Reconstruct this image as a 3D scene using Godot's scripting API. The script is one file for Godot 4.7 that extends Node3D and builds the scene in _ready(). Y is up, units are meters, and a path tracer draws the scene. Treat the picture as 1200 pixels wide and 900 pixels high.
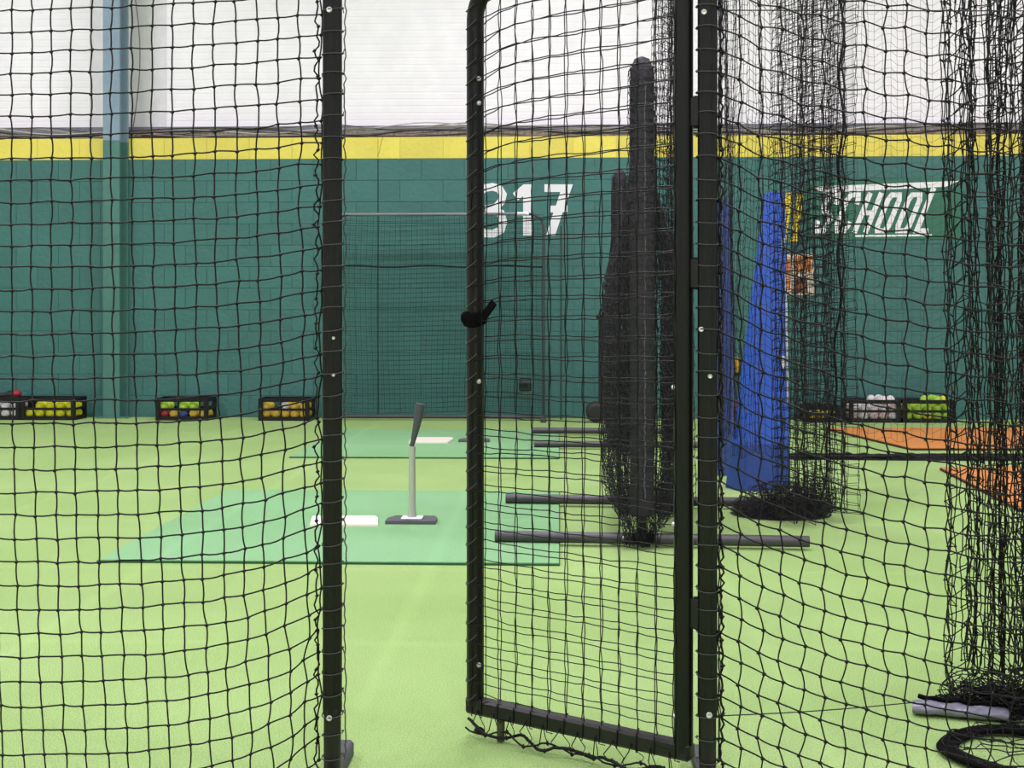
extends Node3D
# Indoor batting cage seen from inside a net cage: x runs along the block wall, z towards the viewer, floor at y = 0.

const F := 1500.0                      # focal length in pixels of the 1200 x 900 frame
const EYE := 1.0                       # eye height
const HORIZON := 365.0
var YAW := atan(55.0 / 1500.0)
const WALL := 12.0                     # distance of the block wall
const CAGE := 2.70                     # distance of the cage front

var rng := RandomNumberGenerator.new()
var used := {}

# ---------------------------------------------------------------- mesh builder
class MB:
	var v := PackedVector3Array()
	var n := PackedVector3Array()
	var ix := PackedInt32Array()
	func quad(a: Vector3, b: Vector3, c: Vector3, d: Vector3) -> void:   # a b c d counter-clockwise seen from outside
		var nn := (b - a).cross(c - a).normalized()
		var k := v.size()
		v.append(a); v.append(b); v.append(c); v.append(d)
		n.append(nn); n.append(nn); n.append(nn); n.append(nn)
		ix.append(k); ix.append(k + 2); ix.append(k + 1)
		ix.append(k); ix.append(k + 3); ix.append(k + 2)
	func tri(a: Vector3, b: Vector3, c: Vector3) -> void:
		var nn := (b - a).cross(c - a).normalized()
		var k := v.size()
		v.append(a); v.append(b); v.append(c)
		n.append(nn); n.append(nn); n.append(nn)
		ix.append(k); ix.append(k + 2); ix.append(k + 1)
	func box(c: Vector3, s: Vector3, t := Basis(), bev := 0.0) -> void:
		var h := s * 0.5
		if bev <= 0.0:
			var p := []
			for i in 8:
				p.append(c + t * Vector3(h.x if i & 1 else -h.x, h.y if i & 2 else -h.y, h.z if i & 4 else -h.z))
			quad(p[4], p[5], p[7], p[6]); quad(p[1], p[0], p[2], p[3])
			quad(p[5], p[1], p[3], p[7]); quad(p[0], p[4], p[6], p[2])
			quad(p[6], p[7], p[3], p[2]); quad(p[0], p[1], p[5], p[4])
			return
		# bevelled box: three boxes' worth of faces plus chamfers
		var ax := [Vector3(1, 0, 0), Vector3(0, 1, 0), Vector3(0, 0, 1)]
		for a in 3:
			var b := (a + 1) % 3
			var d := (a + 2) % 3
			for sg in [-1.0, 1.0]:
				var q := []
				for m in [[-1, -1], [1, -1], [1, 1], [-1, 1]]:
					q.append(c + t * (ax[a] * h[a] * sg + ax[b] * (h[b] - bev) * m[0] + ax[d] * (h[d] - bev) * m[1]))
				if sg > 0: quad(q[0], q[1], q[2], q[3])
				else: quad(q[3], q[2], q[1], q[0])
			for s1 in [-1.0, 1.0]:
				for s2 in [-1.0, 1.0]:
					var e0 = c + t * (ax[b] * h[b] * s1 + ax[d] * (h[d] - bev) * s2 - ax[a] * (h[a] - bev))
					var e1 = c + t * (ax[b] * h[b] * s1 + ax[d] * (h[d] - bev) * s2 + ax[a] * (h[a] - bev))
					var g0 = c + t * (ax[b] * (h[b] - bev) * s1 + ax[d] * h[d] * s2 - ax[a] * (h[a] - bev))
					var g1 = c + t * (ax[b] * (h[b] - bev) * s1 + ax[d] * h[d] * s2 + ax[a] * (h[a] - bev))
					if s1 * s2 > 0: quad(e1, e0, g0, g1)
					else: quad(e0, e1, g1, g0)
		for sx in [-1.0, 1.0]:
			for sy in [-1.0, 1.0]:
				for sz in [-1.0, 1.0]:
					var a0 = c + t * Vector3(h.x * sx, (h.y - bev) * sy, (h.z - bev) * sz)
					var b0 = c + t * Vector3((h.x - bev) * sx, h.y * sy, (h.z - bev) * sz)
					var c0 = c + t * Vector3((h.x - bev) * sx, (h.y - bev) * sy, h.z * sz)
					if sx * sy * sz > 0: tri(a0, b0, c0)
					else: tri(a0, c0, b0)
	func tube(p: PackedVector3Array, r: float, k := 4, caps := false, closed := false) -> void:
		var m := p.size()
		if m < 2: return
		var base := v.size()
		var side := Vector3.ZERO
		for i in m:
			var d: Vector3
			if closed: d = p[(i + 1) % m] - p[(i - 1 + m) % m]
			elif i == 0: d = p[1] - p[0]
			elif i == m - 1: d = p[i] - p[i - 1]
			else: d = p[i + 1] - p[i - 1]
			d = d.normalized()
			if side == Vector3.ZERO:
				side = d.cross(Vector3(0.13, 0.21, 1) if absf(d.z) < 0.8 else Vector3(1, 0.2, 0.1)).normalized()
			else:
				side = (side - d * side.dot(d)).normalized()
			var up := side.cross(d)
			for j in k:
				var a := TAU * j / k
				var q := side * cos(a) + up * sin(a)
				v.append(p[i] + q * r)
				n.append(q)
		var rows := m if closed else m - 1
		for i in rows:
			var o := base + i * k
			var o2 := base + ((i + 1) % m) * k
			for j in k:
				var j2 := (j + 1) % k
				ix.append(o + j); ix.append(o2 + j2); ix.append(o2 + j)
				ix.append(o + j); ix.append(o + j2); ix.append(o2 + j2)
		if caps and not closed:
			for e in [0, m - 1]:
				var d2: Vector3 = (p[0] - p[1]).normalized() if e == 0 else (p[m - 1] - p[m - 2]).normalized()
				var kk := v.size()
				v.append(p[e]); n.append(d2)
				for j in k:
					v.append(v[base + e * k + j]); n.append(d2)
				for j in k:
					ix.append(kk); ix.append(kk + 1 + ((j + 1) % k if e == 0 else j)); ix.append(kk + 1 + (j if e == 0 else (j + 1) % k))
	func ring_loft(rings: Array, caps := true) -> void:    # rings of equal size, each a PackedVector3Array
		var k: int = rings[0].size()
		var base := v.size()
		for i in rings.size():
			for j in k:
				v.append(rings[i][j])
				var t1: Vector3 = rings[i][(j + 1) % k] - rings[i][(j - 1 + k) % k]
				var t2: Vector3 = rings[mini(i + 1, rings.size() - 1)][j] - rings[maxi(i - 1, 0)][j]
				n.append(t1.cross(t2).normalized())
		for i in rings.size() - 1:
			for j in k:
				var j2 := (j + 1) % k
				var o := base + i * k
				ix.append(o + j); ix.append(o + k + j); ix.append(o + k + j2)
				ix.append(o + j); ix.append(o + k + j2); ix.append(o + j2)
		if caps:
			for e in [0, rings.size() - 1]:
				var c := Vector3.ZERO
				for q in rings[e]: c += q
				c /= k
				for j in k:
					if e == 0: tri(c, rings[0][(j + 1) % k], rings[0][j])
					else: tri(c, rings[e][j], rings[e][(j + 1) % k])
	func ball(c: Vector3, r: Vector3, nu := 10, nv := 7, t := Basis()) -> void:
		var base := v.size()
		for i in nv + 1:
			var a := PI * i / nv
			for j in nu:
				var b := TAU * j / nu
				var q := Vector3(sin(a) * cos(b), cos(a), sin(a) * sin(b))
				v.append(c + t * (q * r))
				n.append((t * (q / r)).normalized())
		for i in nv:
			for j in nu:
				var j2 := (j + 1) % nu
				var o := base + i * nu
				ix.append(o + j); ix.append(o + nu + j); ix.append(o + nu + j2)
				ix.append(o + j); ix.append(o + nu + j2); ix.append(o + j2)
	func knot(c: Vector3, r: float) -> void:               # small octahedral lump
		var k := v.size()
		for q in [Vector3(1, 0.2, 0), Vector3(-1, -0.2, 0), Vector3(0, 1, 0.1), Vector3(0, -1, -0.1), Vector3(0, 0, 1), Vector3(0, 0, -1)]:
			v.append(c + q * r); n.append(q.normalized())
		for f in [[0, 4, 2], [4, 1, 2], [1, 5, 2], [5, 0, 2], [4, 0, 3], [1, 4, 3], [5, 1, 3], [0, 5, 3]]:
			ix.append(k + f[0]); ix.append(k + f[1]); ix.append(k + f[2])
	func prism(poly: PackedVector2Array, z0: float, z1: float, tf := Transform3D()) -> void:   # poly in xy, extruded z0 -> z1
		var p := poly
		if Geometry2D.is_polygon_clockwise(p): p.reverse()
		var t := Geometry2D.triangulate_polygon(p)
		for i in range(0, t.size(), 3):
			var a := p[t[i]]; var b := p[t[i + 1]]; var c := p[t[i + 2]]
			if (b - a).cross(c - a) < 0:
				var s := b; b = c; c = s
			tri(tf * Vector3(a.x, a.y, z1), tf * Vector3(b.x, b.y, z1), tf * Vector3(c.x, c.y, z1))
			tri(tf * Vector3(a.x, a.y, z0), tf * Vector3(c.x, c.y, z0), tf * Vector3(b.x, b.y, z0))
		for i in p.size():
			var a := p[i]; var b := p[(i + 1) % p.size()]
			quad(tf * Vector3(a.x, a.y, z0), tf * Vector3(b.x, b.y, z0), tf * Vector3(b.x, b.y, z1), tf * Vector3(a.x, a.y, z1))
	func lathe(c: Vector3, prof: Array, k := 16, t := Basis()) -> void:   # prof of [radius, height]
		var rings := []
		for q in prof:
			var ring := PackedVector3Array()
			for j in k:
				var a := TAU * j / k
				ring.append(c + t * Vector3(cos(a) * q[0], q[1], -sin(a) * q[0]))
			rings.append(ring)
		ring_loft(rings)
	func mesh() -> ArrayMesh:
		var arr := []
		arr.resize(Mesh.ARRAY_MAX)
		arr[Mesh.ARRAY_VERTEX] = v
		arr[Mesh.ARRAY_NORMAL] = n
		arr[Mesh.ARRAY_INDEX] = ix
		var m := ArrayMesh.new()
		m.add_surface_from_arrays(Mesh.PRIMITIVE_TRIANGLES, arr)
		return m

# ---------------------------------------------------------------- node helpers
func numbered(called: String) -> String:
	if not used.has(called):
		used[called] = 0
		return called
	used[called] += 1
	return "%s_%03d" % [called, used[called]]

func part(called: String, m: Mesh, mat: Material, parent: Node3D, label := "", kind := "") -> MeshInstance3D:
	var o := MeshInstance3D.new()
	o.name = called
	o.mesh = m
	o.material_override = mat
	parent.add_child(o, true)
	if label: o.set_meta("label", label)
	if kind: o.set_meta("kind", kind)
	return o

func thing(called: String, label: String, category: String, at := Vector3.ZERO, turn := 0.0, group := "") -> Node3D:
	var o := Node3D.new()
	o.name = numbered(called)
	add_child(o, true)
	o.position = at
	o.rotation.y = turn
	o.set_meta("label", label)
	o.set_meta("category", category)
	if group: o.set_meta("group", group)
	return o

func one(called: String, m: Mesh, mat: Material, label: String, category: String, at := Vector3.ZERO, group := "") -> MeshInstance3D:
	var o := MeshInstance3D.new()
	o.name = numbered(called)
	o.mesh = m
	o.material_override = mat
	add_child(o, true)
	o.position = at
	o.set_meta("label", label)
	o.set_meta("category", category)
	if group: o.set_meta("group", group)
	return o

func struct(called: String, m: Mesh, mat: Material, label := "") -> MeshInstance3D:
	var o := MeshInstance3D.new()
	o.name = called
	o.mesh = m
	o.material_override = mat
	add_child(o, true)
	o.set_meta("kind", "structure")
	if label: o.set_meta("label", label)
	return o

# a spot of the photograph's frame, turned into a place of the hall
func at(u: float, v: float, d: float) -> Vector3:          # at distance d from the viewer, measured square to the block wall
	var x := d * tan(atan((u - 600.0) / F) - YAW)
	var zc := d * cos(YAW) - x * sin(YAW)
	return Vector3(x, EYE + (HORIZON - v) / F * zc, -d)

func ground(u: float, v: float) -> Vector3:                # on the floor
	var zc := F * EYE / (v - HORIZON)
	var xc := (u - 600.0) / F * zc
	return Vector3(xc * cos(YAW) - zc * sin(YAW), 0, -(zc * cos(YAW) + xc * sin(YAW)))

func col(r: int, g: int, b: int) -> Color:
	return Color(r / 255.0, g / 255.0, b / 255.0)

func mat(c: Color, rough := 0.8, metal := 0.0, spec := 0.5) -> StandardMaterial3D:
	var m := StandardMaterial3D.new()
	m.albedo_color = c
	m.roughness = rough
	m.metallic = metal
	m.metallic_specular = spec
	return m

func noise_tex(freq: float, a: Color, b: Color, size := 512, oct := 4, sd := 1, normal := false, bump := 4.0) -> NoiseTexture2D:
	var nz := FastNoiseLite.new()
	nz.noise_type = FastNoiseLite.TYPE_SIMPLEX_SMOOTH
	nz.frequency = freq
	nz.fractal_octaves = oct
	nz.seed = sd
	var t := NoiseTexture2D.new()
	t.width = size
	t.height = size
	t.seamless = true
	t.noise = nz
	if normal:
		t.as_normal_map = true
		t.bump_strength = bump
	else:
		var g := Gradient.new()
		g.set_color(0, a)
		g.set_color(1, b)
		t.color_ramp = g
	return t

func noisy(c: Color, amount: float, freq: float, scale: float, rough: float, sd := 1, bump := 0.0, bfreq := 0.1) -> StandardMaterial3D:
	var m := mat(Color.WHITE, rough)
	m.albedo_texture = noise_tex(freq, c * (1.0 - amount), c * (1.0 + amount), 512, 4, sd)
	m.uv1_triplanar = true
	m.uv1_world_triplanar = true
	m.uv1_scale = Vector3.ONE * scale
	if bump > 0.0:
		m.normal_enabled = true
		m.normal_texture = noise_tex(bfreq, Color.BLACK, Color.WHITE, 512, 3, sd + 7, true, 6.0)
		m.normal_scale = bump
	return m

# ---------------------------------------------------------------- nets
func strand(mb: MB, a: Vector3, b: Vector3, r: float, seg: int, slack: float, k: int) -> void:
	if seg <= 1:
		mb.tube(PackedVector3Array([a, b]), r, k)
		return
	var pts := PackedVector3Array()
	var off := Vector3(rng.randf_range(-1, 1), rng.randf_range(-1.2, 0.4), rng.randf_range(-1, 1)) * slack
	for i in seg + 1:
		var t := float(i) / seg
		pts.append(a.lerp(b, t) + off * sin(PI * t))
	mb.tube(pts, r, k)

# g: rows of nodes (rows from the top); joins neighbours along and across
func net(mb: MB, g: Array, r: float, knot: float, seg := 1, slack := 0.0, k := 3) -> void:
	for j in g.size():
		var row: PackedVector3Array = g[j]
		for i in row.size():
			if i + 1 < row.size(): strand(mb, row[i], row[i + 1], r, seg, slack, k)
			if j + 1 < g.size() and i < g[j + 1].size(): strand(mb, row[i], g[j + 1][i], r, seg, slack, k)
			if knot > 0.0: mb.knot(row[i] + Vector3(0, -r * 0.6, 0), knot)

var M := {}

func _ready() -> void:
	rng.seed = 20317
	# ---- camera
	var cam := Camera3D.new()
	cam.name = "camera"
	add_child(cam)
	cam.projection = Camera3D.PROJECTION_FRUSTUM
	cam.near = 0.05
	cam.far = 100.0
	cam.size = 0.05 * 900.0 / F
	cam.frustum_offset = Vector2(0, -0.05 * (450.0 - HORIZON) / F)
	cam.position = Vector3(0, EYE, 0)
	cam.rotation.y = YAW
	cam.current = true
	# ---- environment
	var we := WorldEnvironment.new()
	we.name = "environment"
	var env := Environment.new()
	env.background_mode = Environment.BG_COLOR
	env.background_color = Color(0.02, 0.02, 0.02)
	env.tonemap_mode = Environment.TONE_MAPPER_LINEAR
	env.tonemap_exposure = 1.0
	env.sdfgi_enabled = true
	env.ssao_enabled = true
	env.ssil_enabled = true
	we.environment = env
	add_child(we)
	materials()
	high_bays()
	shell()
	block_wall()
	upper_wall()
	wall_marks()
	mats()
	cage_front()
	door()
	screens()
	hanging_nets()
	pads()
	far_screen()
	tees()
	crates()
	floor_things()

func materials() -> void:
	M.turf = turf(col(169, 200, 128), 31)
	M.mat_turf = turf(col(150, 200, 147), 47)
	M.clay = turf(col(224, 150, 88), 53)
	M.mat_edge = mat(col(38, 92, 52), 0.9)
	M.clay_edge = mat(col(70, 40, 28), 0.9)
	for i in 5:
		var k := 1.0 + (i - 2) * 0.012
		M["block%d" % i] = noisy(Color(56 * k, 108 * k, 101 * k) / 255.0, 0.035, 0.008, 0.4, 0.62, 60 + i, 0.12, 0.08)
		M["yellow%d" % i] = noisy(Color(221 * k, 208 * k, 89 * k) / 255.0, 0.025, 0.008, 0.4, 0.6, 80 + i, 0.1, 0.08)
	M.mortar = mat(col(52, 101, 94), 0.85)
	M.mortar_yellow = mat(col(205, 192, 78), 0.85)
	M.caulk = mat(col(30, 62, 54), 0.8)
	M.green_steel = noisy(col(68, 116, 106), 0.04, 0.02, 0.9, 0.5, 91)
	M.blue_steel = noisy(col(122, 145, 158), 0.04, 0.02, 0.9, 0.5, 92)
	M.white_sheet = noisy(col(240, 239, 240), 0.02, 0.01, 0.6, 0.45, 93)
	M.facing = noisy(col(222, 222, 222), 0.03, 0.02, 0.7, 0.6, 94)
	M.sill = noisy(col(138, 128, 116), 0.25, 0.03, 1.6, 0.85, 95)
	M.channel = noisy(col(112, 116, 122), 0.12, 0.02, 1.2, 0.55, 96)
	M.brick_red = noisy(col(150, 92, 88), 0.1, 0.05, 3.0, 0.85, 97)
	M.paint_white = mat(col(228, 230, 230), 0.6)
	M.net = mat(col(14, 14, 15), 0.5, 0.0, 0.35)
	M.lace = mat(col(62, 62, 62), 0.6)
	M.net_soft = mat(col(42, 40, 45), 0.62, 0.0, 0.35)
	M.net_thin = mat(col(66, 66, 68), 0.7)
	M.net_far = mat(col(24, 40, 38), 0.7, 0.0, 0.3)
	M.black_steel = mat(col(13, 13, 14), 0.34, 0.0, 0.4)
	M.black_tube = mat(col(22, 21, 22), 0.36, 0.0, 0.45)
	M.black_cloth = noisy(col(10, 10, 11), 0.2, 0.1, 6.0, 0.9, 98)
	M.black_cloth.metallic_specular = 0.2
	M.rubber = mat(col(74, 76, 80), 0.7)
	M.grey_pipe = mat(col(66, 65, 68), 0.42)
	M.pad = noisy(col(42, 40, 46), 0.2, 0.06, 4.0, 0.7, 99, 0.5, 0.05)
	M.zinc = mat(col(205, 205, 205), 0.3, 0.6)
	M.silver = mat(col(196, 196, 190), 0.32, 0.55)
	M.plate_white = mat(col(232, 228, 212), 0.6)
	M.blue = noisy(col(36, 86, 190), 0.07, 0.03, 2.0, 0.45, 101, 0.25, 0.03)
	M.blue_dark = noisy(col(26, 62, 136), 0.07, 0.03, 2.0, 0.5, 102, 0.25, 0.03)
	M.blue_pale = noisy(col(66, 88, 152), 0.07, 0.03, 2.0, 0.5, 103)
	M.crate = mat(col(22, 23, 24), 0.5, 0.0, 0.35)
	M.sleeve = noisy(col(118, 118, 132), 0.1, 0.02, 3.0, 0.35, 104, 1.2, 0.012)
	M.banner = noisy(col(44, 106, 84), 0.04, 0.02, 1.0, 0.5, 105)
	M.banner_yellow = mat(col(222, 196, 40), 0.6)
	M.cord = mat(col(40, 42, 44), 0.7)

func turf(c: Color, sd: int) -> StandardMaterial3D:
	var m := mat(Color.WHITE, 0.92, 0.0, 0.2)
	m.albedo_texture = noise_tex(0.22, c * 0.82, c * 1.16, 1024, 3, sd)
	m.uv1_triplanar = true
	m.uv1_world_triplanar = true
	m.uv1_scale = Vector3.ONE * 0.9
	m.detail_enabled = true
	m.detail_blend_mode = BaseMaterial3D.BLEND_MODE_MUL
	m.detail_uv_layer = BaseMaterial3D.DETAIL_UV_2
	m.detail_albedo = noise_tex(0.006, Color(0.93, 0.95, 0.9), Color(1, 1, 1), 512, 4, sd + 1)
	m.uv2_triplanar = true
	m.uv2_world_triplanar = true
	m.uv2_scale = Vector3.ONE * 0.23
	m.normal_enabled = true
	m.normal_texture = noise_tex(0.25, Color.BLACK, Color.WHITE, 1024, 2, sd + 2, true, 8.0)
	m.normal_scale = 0.6
	return m

# ---------------------------------------------------------------- lamps
func high_bays() -> void:
	var house := MB.new()
	house.box(Vector3(0, 0.04, 0), Vector3(1.26, 0.08, 0.5), Basis(), 0.012)
	for s in [-0.5, 0.5]:
		house.tube(PackedVector3Array([Vector3(s, 0.08, 0), Vector3(s, 0.49, 0)]), 0.006, 6)
	var lens := MB.new()
	lens.box(Vector3(0, -0.006, 0), Vector3(1.2, 0.012, 0.44))
	var hm := house.mesh()
	var lm := lens.mesh()
	var glow := mat(col(250, 250, 250), 0.6)
	glow.emission_enabled = true
	glow.emission = Color(0.955, 0.91, 0.99)
	glow.emission_energy_multiplier = 2.0
	var white := mat(col(225, 225, 225), 0.5)
	var names_x := ["left", "middle", "right"]
	for ix in 3:
		for iz in 4:
			var p := Vector3(-5.6 + 5.6 * ix, 6.0, -8.7 + 4.4 * iz)
			var t := thing("high_bay_light", "white high bay lamp under the ceiling, %s row, %s the block wall" % [names_x[ix], ["nearest to", "second from", "third from", "farthest from"][iz]], "lamp", p, 0.0, "high bay lamps")
			part("housing", hm, white, t)
			part("diffuser", lm, glow, t, "glowing white diffuser")
			var l := AreaLight3D.new()
			l.name = "lamp_light"
			l.area_size = Vector2(1.2, 0.44)
			l.light_energy = 17.6
			l.light_color = Color(0.955, 0.91, 0.99)
			l.shadow_enabled = true
			l.area_range = 40.0
			l.area_attenuation = 2.0
			l.rotation.x = -PI / 2
			l.position = Vector3(0, -0.02, 0)
			t.add_child(l)

func slab(c: Vector3, s: Vector3) -> ArrayMesh:
	var mb := MB.new()
	mb.box(c, s)
	return mb.mesh()

func shell() -> void:
	struct("floor", slab(Vector3(0, -0.15, -2), Vector3(20, 0.3, 21)), M.turf, "bright yellow green artificial turf floor")
	struct("ceiling", slab(Vector3(0, 6.65, -2), Vector3(20, 0.3, 21)), M.facing, "white ceiling")
	struct("wall_left", slab(Vector3(-9.65, 3.25, -2), Vector3(0.3, 6.5, 21)), M.facing)
	struct("wall_right", slab(Vector3(9.65, 3.25, -2), Vector3(0.3, 6.5, 21)), M.facing)
	struct("wall_front", slab(Vector3(0, 3.25, 8.15), Vector3(20, 6.5, 0.3)), M.facing)

# ---------------------------------------------------------------- block wall
func block_mesh(w: float, h: float) -> ArrayMesh:
	var mb := MB.new()
	var b := 0.002
	var x := w / 2.0; var y := h / 2.0
	var f := []; var e := []; var r := []
	for q in [[-1, -1], [1, -1], [1, 1], [-1, 1]]:
		f.append(Vector3(q[0] * (x - b), q[1] * (y - b), 0))
		e.append(Vector3(q[0] * x, q[1] * y, -b * 0.8))
		r.append(Vector3(q[0] * x, q[1] * y, -0.02))
	mb.quad(f[0], f[1], f[2], f[3])
	for i in 4:
		var j := (i + 1) % 4
		mb.quad(e[i], e[j], f[j], f[i])
		mb.quad(r[i], r[j], e[j], e[i])
	return mb.mesh()

func block_wall() -> void:
	var ch := 0.2032
	var bl := 0.4064
	var gap := 0.003
	var full := block_mesh(bl - gap, ch - gap)
	var half := block_mesh(bl / 2 - gap, ch - gap)
	var wall := struct("wall_back", slab(Vector3(0, 6 * ch, -WALL - 0.155), Vector3(19.0, 12 * ch, 0.3)), M.mortar, "green painted concrete block wall")
	var band := struct("trim_1", slab(Vector3(0, 12.5 * ch, -WALL - 0.155), Vector3(19.0, ch, 0.3)), M.mortar_yellow, "yellow painted top course of the block wall")
	var joint_x := at(443, 300, WALL).x
	var rest := MB.new()
	var spare := {}
	var made := 0
	for j in 13:
		# blocks run both ways from the control joint
		for side in [-1, 1]:
			var x: float = joint_x + side * 0.004
			var stop := 9.3
			var first := true
			while absf(x) < stop:
				var w := bl
				if first and j % 2 == (0 if side > 0 else 1): w = bl / 2
				first = false
				var cx: float = x + side * w / 2.0
				x += side * w
				var y := (j + 0.5) * ch
				var z := -WALL + rng.randf_range(-0.0009, 0.0006)
				var tone := rng.randi_range(0, 4)
				var inside: bool = cx > -5.25 and cx < 4.4
				if inside and (j == 12 or made < 300):
					var o := part("block", full if w == bl else half, M[("yellow%d" if j == 12 else "block%d") % tone], band if j == 12 else wall)
					o.position = Vector3(cx, y, z)
					if j < 12: made += 1
				else:
					rest = spare.get_or_add("y" if j == 12 else "g", MB.new())
					rest.quad(Vector3(cx - w / 2 + 0.002, y - ch / 2 + 0.002, z), Vector3(cx + w / 2 - 0.002, y - ch / 2 + 0.002, z), Vector3(cx + w / 2 - 0.002, y + ch / 2 - 0.002, z), Vector3(cx - w / 2 + 0.002, y + ch / 2 - 0.002, z))
	part("blocks", spare["g"].mesh(), M.block2, wall, "", "stuff")
	part("blocks", spare["y"].mesh(), M.yellow2, band, "", "stuff")
	# control joint caulk
	var c := MB.new()
	c.box(Vector3(joint_x, 6 * ch, -WALL - 0.004), Vector3(0.012, 12 * ch, 0.006))
	part("joint_sealant", c.mesh(), M.caulk, wall, "dark vertical joint in the green wall")
	# crack in the yellow course
	c = MB.new()
	var p := PackedVector3Array()
	for i in 7: p.append(Vector3(joint_x - 0.004 + i * 0.008 + rng.randf_range(-0.006, 0.006), 12 * ch + 0.02 + i * 0.03, -WALL + 0.0002))
	c.tube(p, 0.0022, 4)
	part("crack", c.mesh(), mat(col(150, 135, 52), 0.9), band)
	# steel column in front of the wall
	var x0 := at(123, 300, WALL).x
	var t := thing("steel_column", "steel column on the block wall, green below and grey blue above", "column", Vector3(x0 + 0.115, 0, -WALL))
	var top := 6.5
	var paint := 2.60
	for q in [[0.0, paint, M.green_steel, "column_lower"], [paint, top, M.blue_steel, "column_upper"]]:
		var mb := MB.new()
		var h: float = q[1] - q[0]
		mb.box(Vector3(0.0, q[0] + h / 2, 0.015), Vector3(0.23, h, 0.02), Basis(), 0.002)
		mb.box(Vector3(0.0, q[0] + h / 2, 0.075), Vector3(0.11, h, 0.12), Basis(), 0.002)
		mb.box(Vector3(0.0, q[0] + h / 2, 0.145), Vector3(0.16, h, 0.02), Basis(), 0.003)
		part(q[3], mb.mesh(), q[2], t)
	var mb2 := MB.new()
	mb2.box(Vector3(0, 0.006, 0.085), Vector3(0.3, 0.012, 0.17), Basis(), 0.002)
	part("base_plate", mb2.mesh(), M.green_steel, t)

func upper_wall() -> void:
	var y0 := 13 * 0.2032
	# ledge behind the top of the block wall
	struct("trim_2", slab(Vector3(0, y0 + 0.0425, -WALL - 0.30), Vector3(19, 0.085, 0.18)), M.sill, "weathered grey brown sill above the yellow course")
	struct("trim_3", slab(Vector3(0, y0 + 0.1125, -WALL - 0.31), Vector3(19, 0.055, 0.18)), M.channel, "grey steel channel under the white wall")
	var back := slab(Vector3(0, (y0 + 0.14 + 6.5) / 2, -WALL - 0.33), Vector3(19, 6.5 - y0 - 0.14, 0.1))
	var w := struct("wall_upper", back, M.facing, "white sheet metal wall above the blocks")
	# ribbed white sheets
	var edges := [[-9.4, at(105, 80, WALL + 0.25).x], [at(195, 80, WALL + 0.25).x, at(976, 80, WALL + 0.25).x], [at(1000, 80, WALL + 0.25).x, 9.4]]
	for e in edges:
		var mb := MB.new()
		var y := y0 + 0.142
		var z := -WALL - 0.262
		while y < 6.4:
			var pr := [[0.0, 0.0], [0.046, 0.0], [0.050, -0.0015], [0.062, -0.0015], [0.066, 0.0]]
			for i in pr.size() - 1:
				mb.quad(Vector3(e[0], y + pr[i][0], z + pr[i][1]), Vector3(e[1], y + pr[i][0], z + pr[i][1]), Vector3(e[1], y + pr[i + 1][0], z + pr[i + 1][1]), Vector3(e[0], y + pr[i + 1][0], z + pr[i + 1][1]))
			y += 0.066
		mb.quad(Vector3(e[1], y0 + 0.142, z), Vector3(e[1], y0 + 0.142, z - 0.02), Vector3(e[1], y, z - 0.02), Vector3(e[1], y, z))
		mb.quad(Vector3(e[0], y0 + 0.142, z - 0.02), Vector3(e[0], y0 + 0.142, z), Vector3(e[0], y, z), Vector3(e[0], y, z - 0.02))
		mb.quad(Vector3(e[0], y0 + 0.142, z), Vector3(e[0], y0 + 0.142, z - 0.02), Vector3(e[1], y0 + 0.142, z - 0.02), Vector3(e[1], y0 + 0.142, z))
		part("ribbed_sheet", mb.mesh(), M.white_sheet, w)
	# cables lying along the ledge
	var cols := [col(34, 33, 34), col(130, 126, 120), col(66, 64, 62), col(186, 182, 174), col(44, 43, 43), col(116, 112, 106), col(60, 58, 58), col(160, 156, 148)]
	var words := ["black cable looping along the ledge, topmost of the bundle", "grey cable along the ledge over the yellow course", "dark cable sagging between ledge ties", "pale cable weaving through the ledge bundle", "thick black cable lying lowest on the ledge", "brown grey cable behind the ledge bundle", "thin dark cable rising behind the steel column", "light grey cable at the front of the ledge"]
	for i in 8:
		var mb := MB.new()
		var p := PackedVector3Array()
		var ph := rng.randf() * 6.0
		var x := -7.5
		var lift := 0.0
		while x < 6.5:
			var yy := y0 + 0.035 + 0.016 * (i % 4) + 0.034 * sin(x * 1.1 + ph) + 0.016 * sin(x * 2.7 + ph * 2.0) + 0.012 * sin(x * 6.1 + i)
			yy = maxf(yy, y0 + 0.012)
			if i == 0: yy = y0 + 0.055 + 0.045 * sin(x * 1.7 + 1.0)
			p.append(Vector3(x, yy + lift, -WALL - 0.025 - 0.006 * i + 0.006 * sin(x * 1.9 + i)))
			x += 0.12
		mb.tube(p, [0.006, 0.006, 0.005, 0.006, 0.009, 0.008, 0.004, 0.006][i], 6)
		one("cable", mb.mesh(), mat(cols[i], 0.6), words[i], "cable", Vector3.ZERO, "cables on the ledge")
	var mb3 := MB.new()
	var pp := PackedVector3Array()
	for i in 26:
		var k := i / 25.0
		var q := at(156 + 8.0 * sin(k * PI) * (1.0 if k < 0.9 else 0.6), 150 - 170 * k, WALL + 0.1)
		pp.append(q)
	mb3.tube(pp, 0.006, 6)
	one("cable", mb3.mesh(), mat(col(120, 118, 116), 0.6), "thin grey cable running up the white wall beside the column", "cable", Vector3.ZERO, "cables on the ledge")
	var br := MB.new()
	var bp := at(180, 156, WALL + 0.06)
	br.box(Vector3(bp.x, y0 + 0.042, -WALL - 0.14), Vector3(0.27, 0.084, 0.09), Basis(), 0.006)
	one("brick", br.mesh(), M.brick_red, "loose faded red brick lying on the ledge beside the column", "brick")

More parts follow.
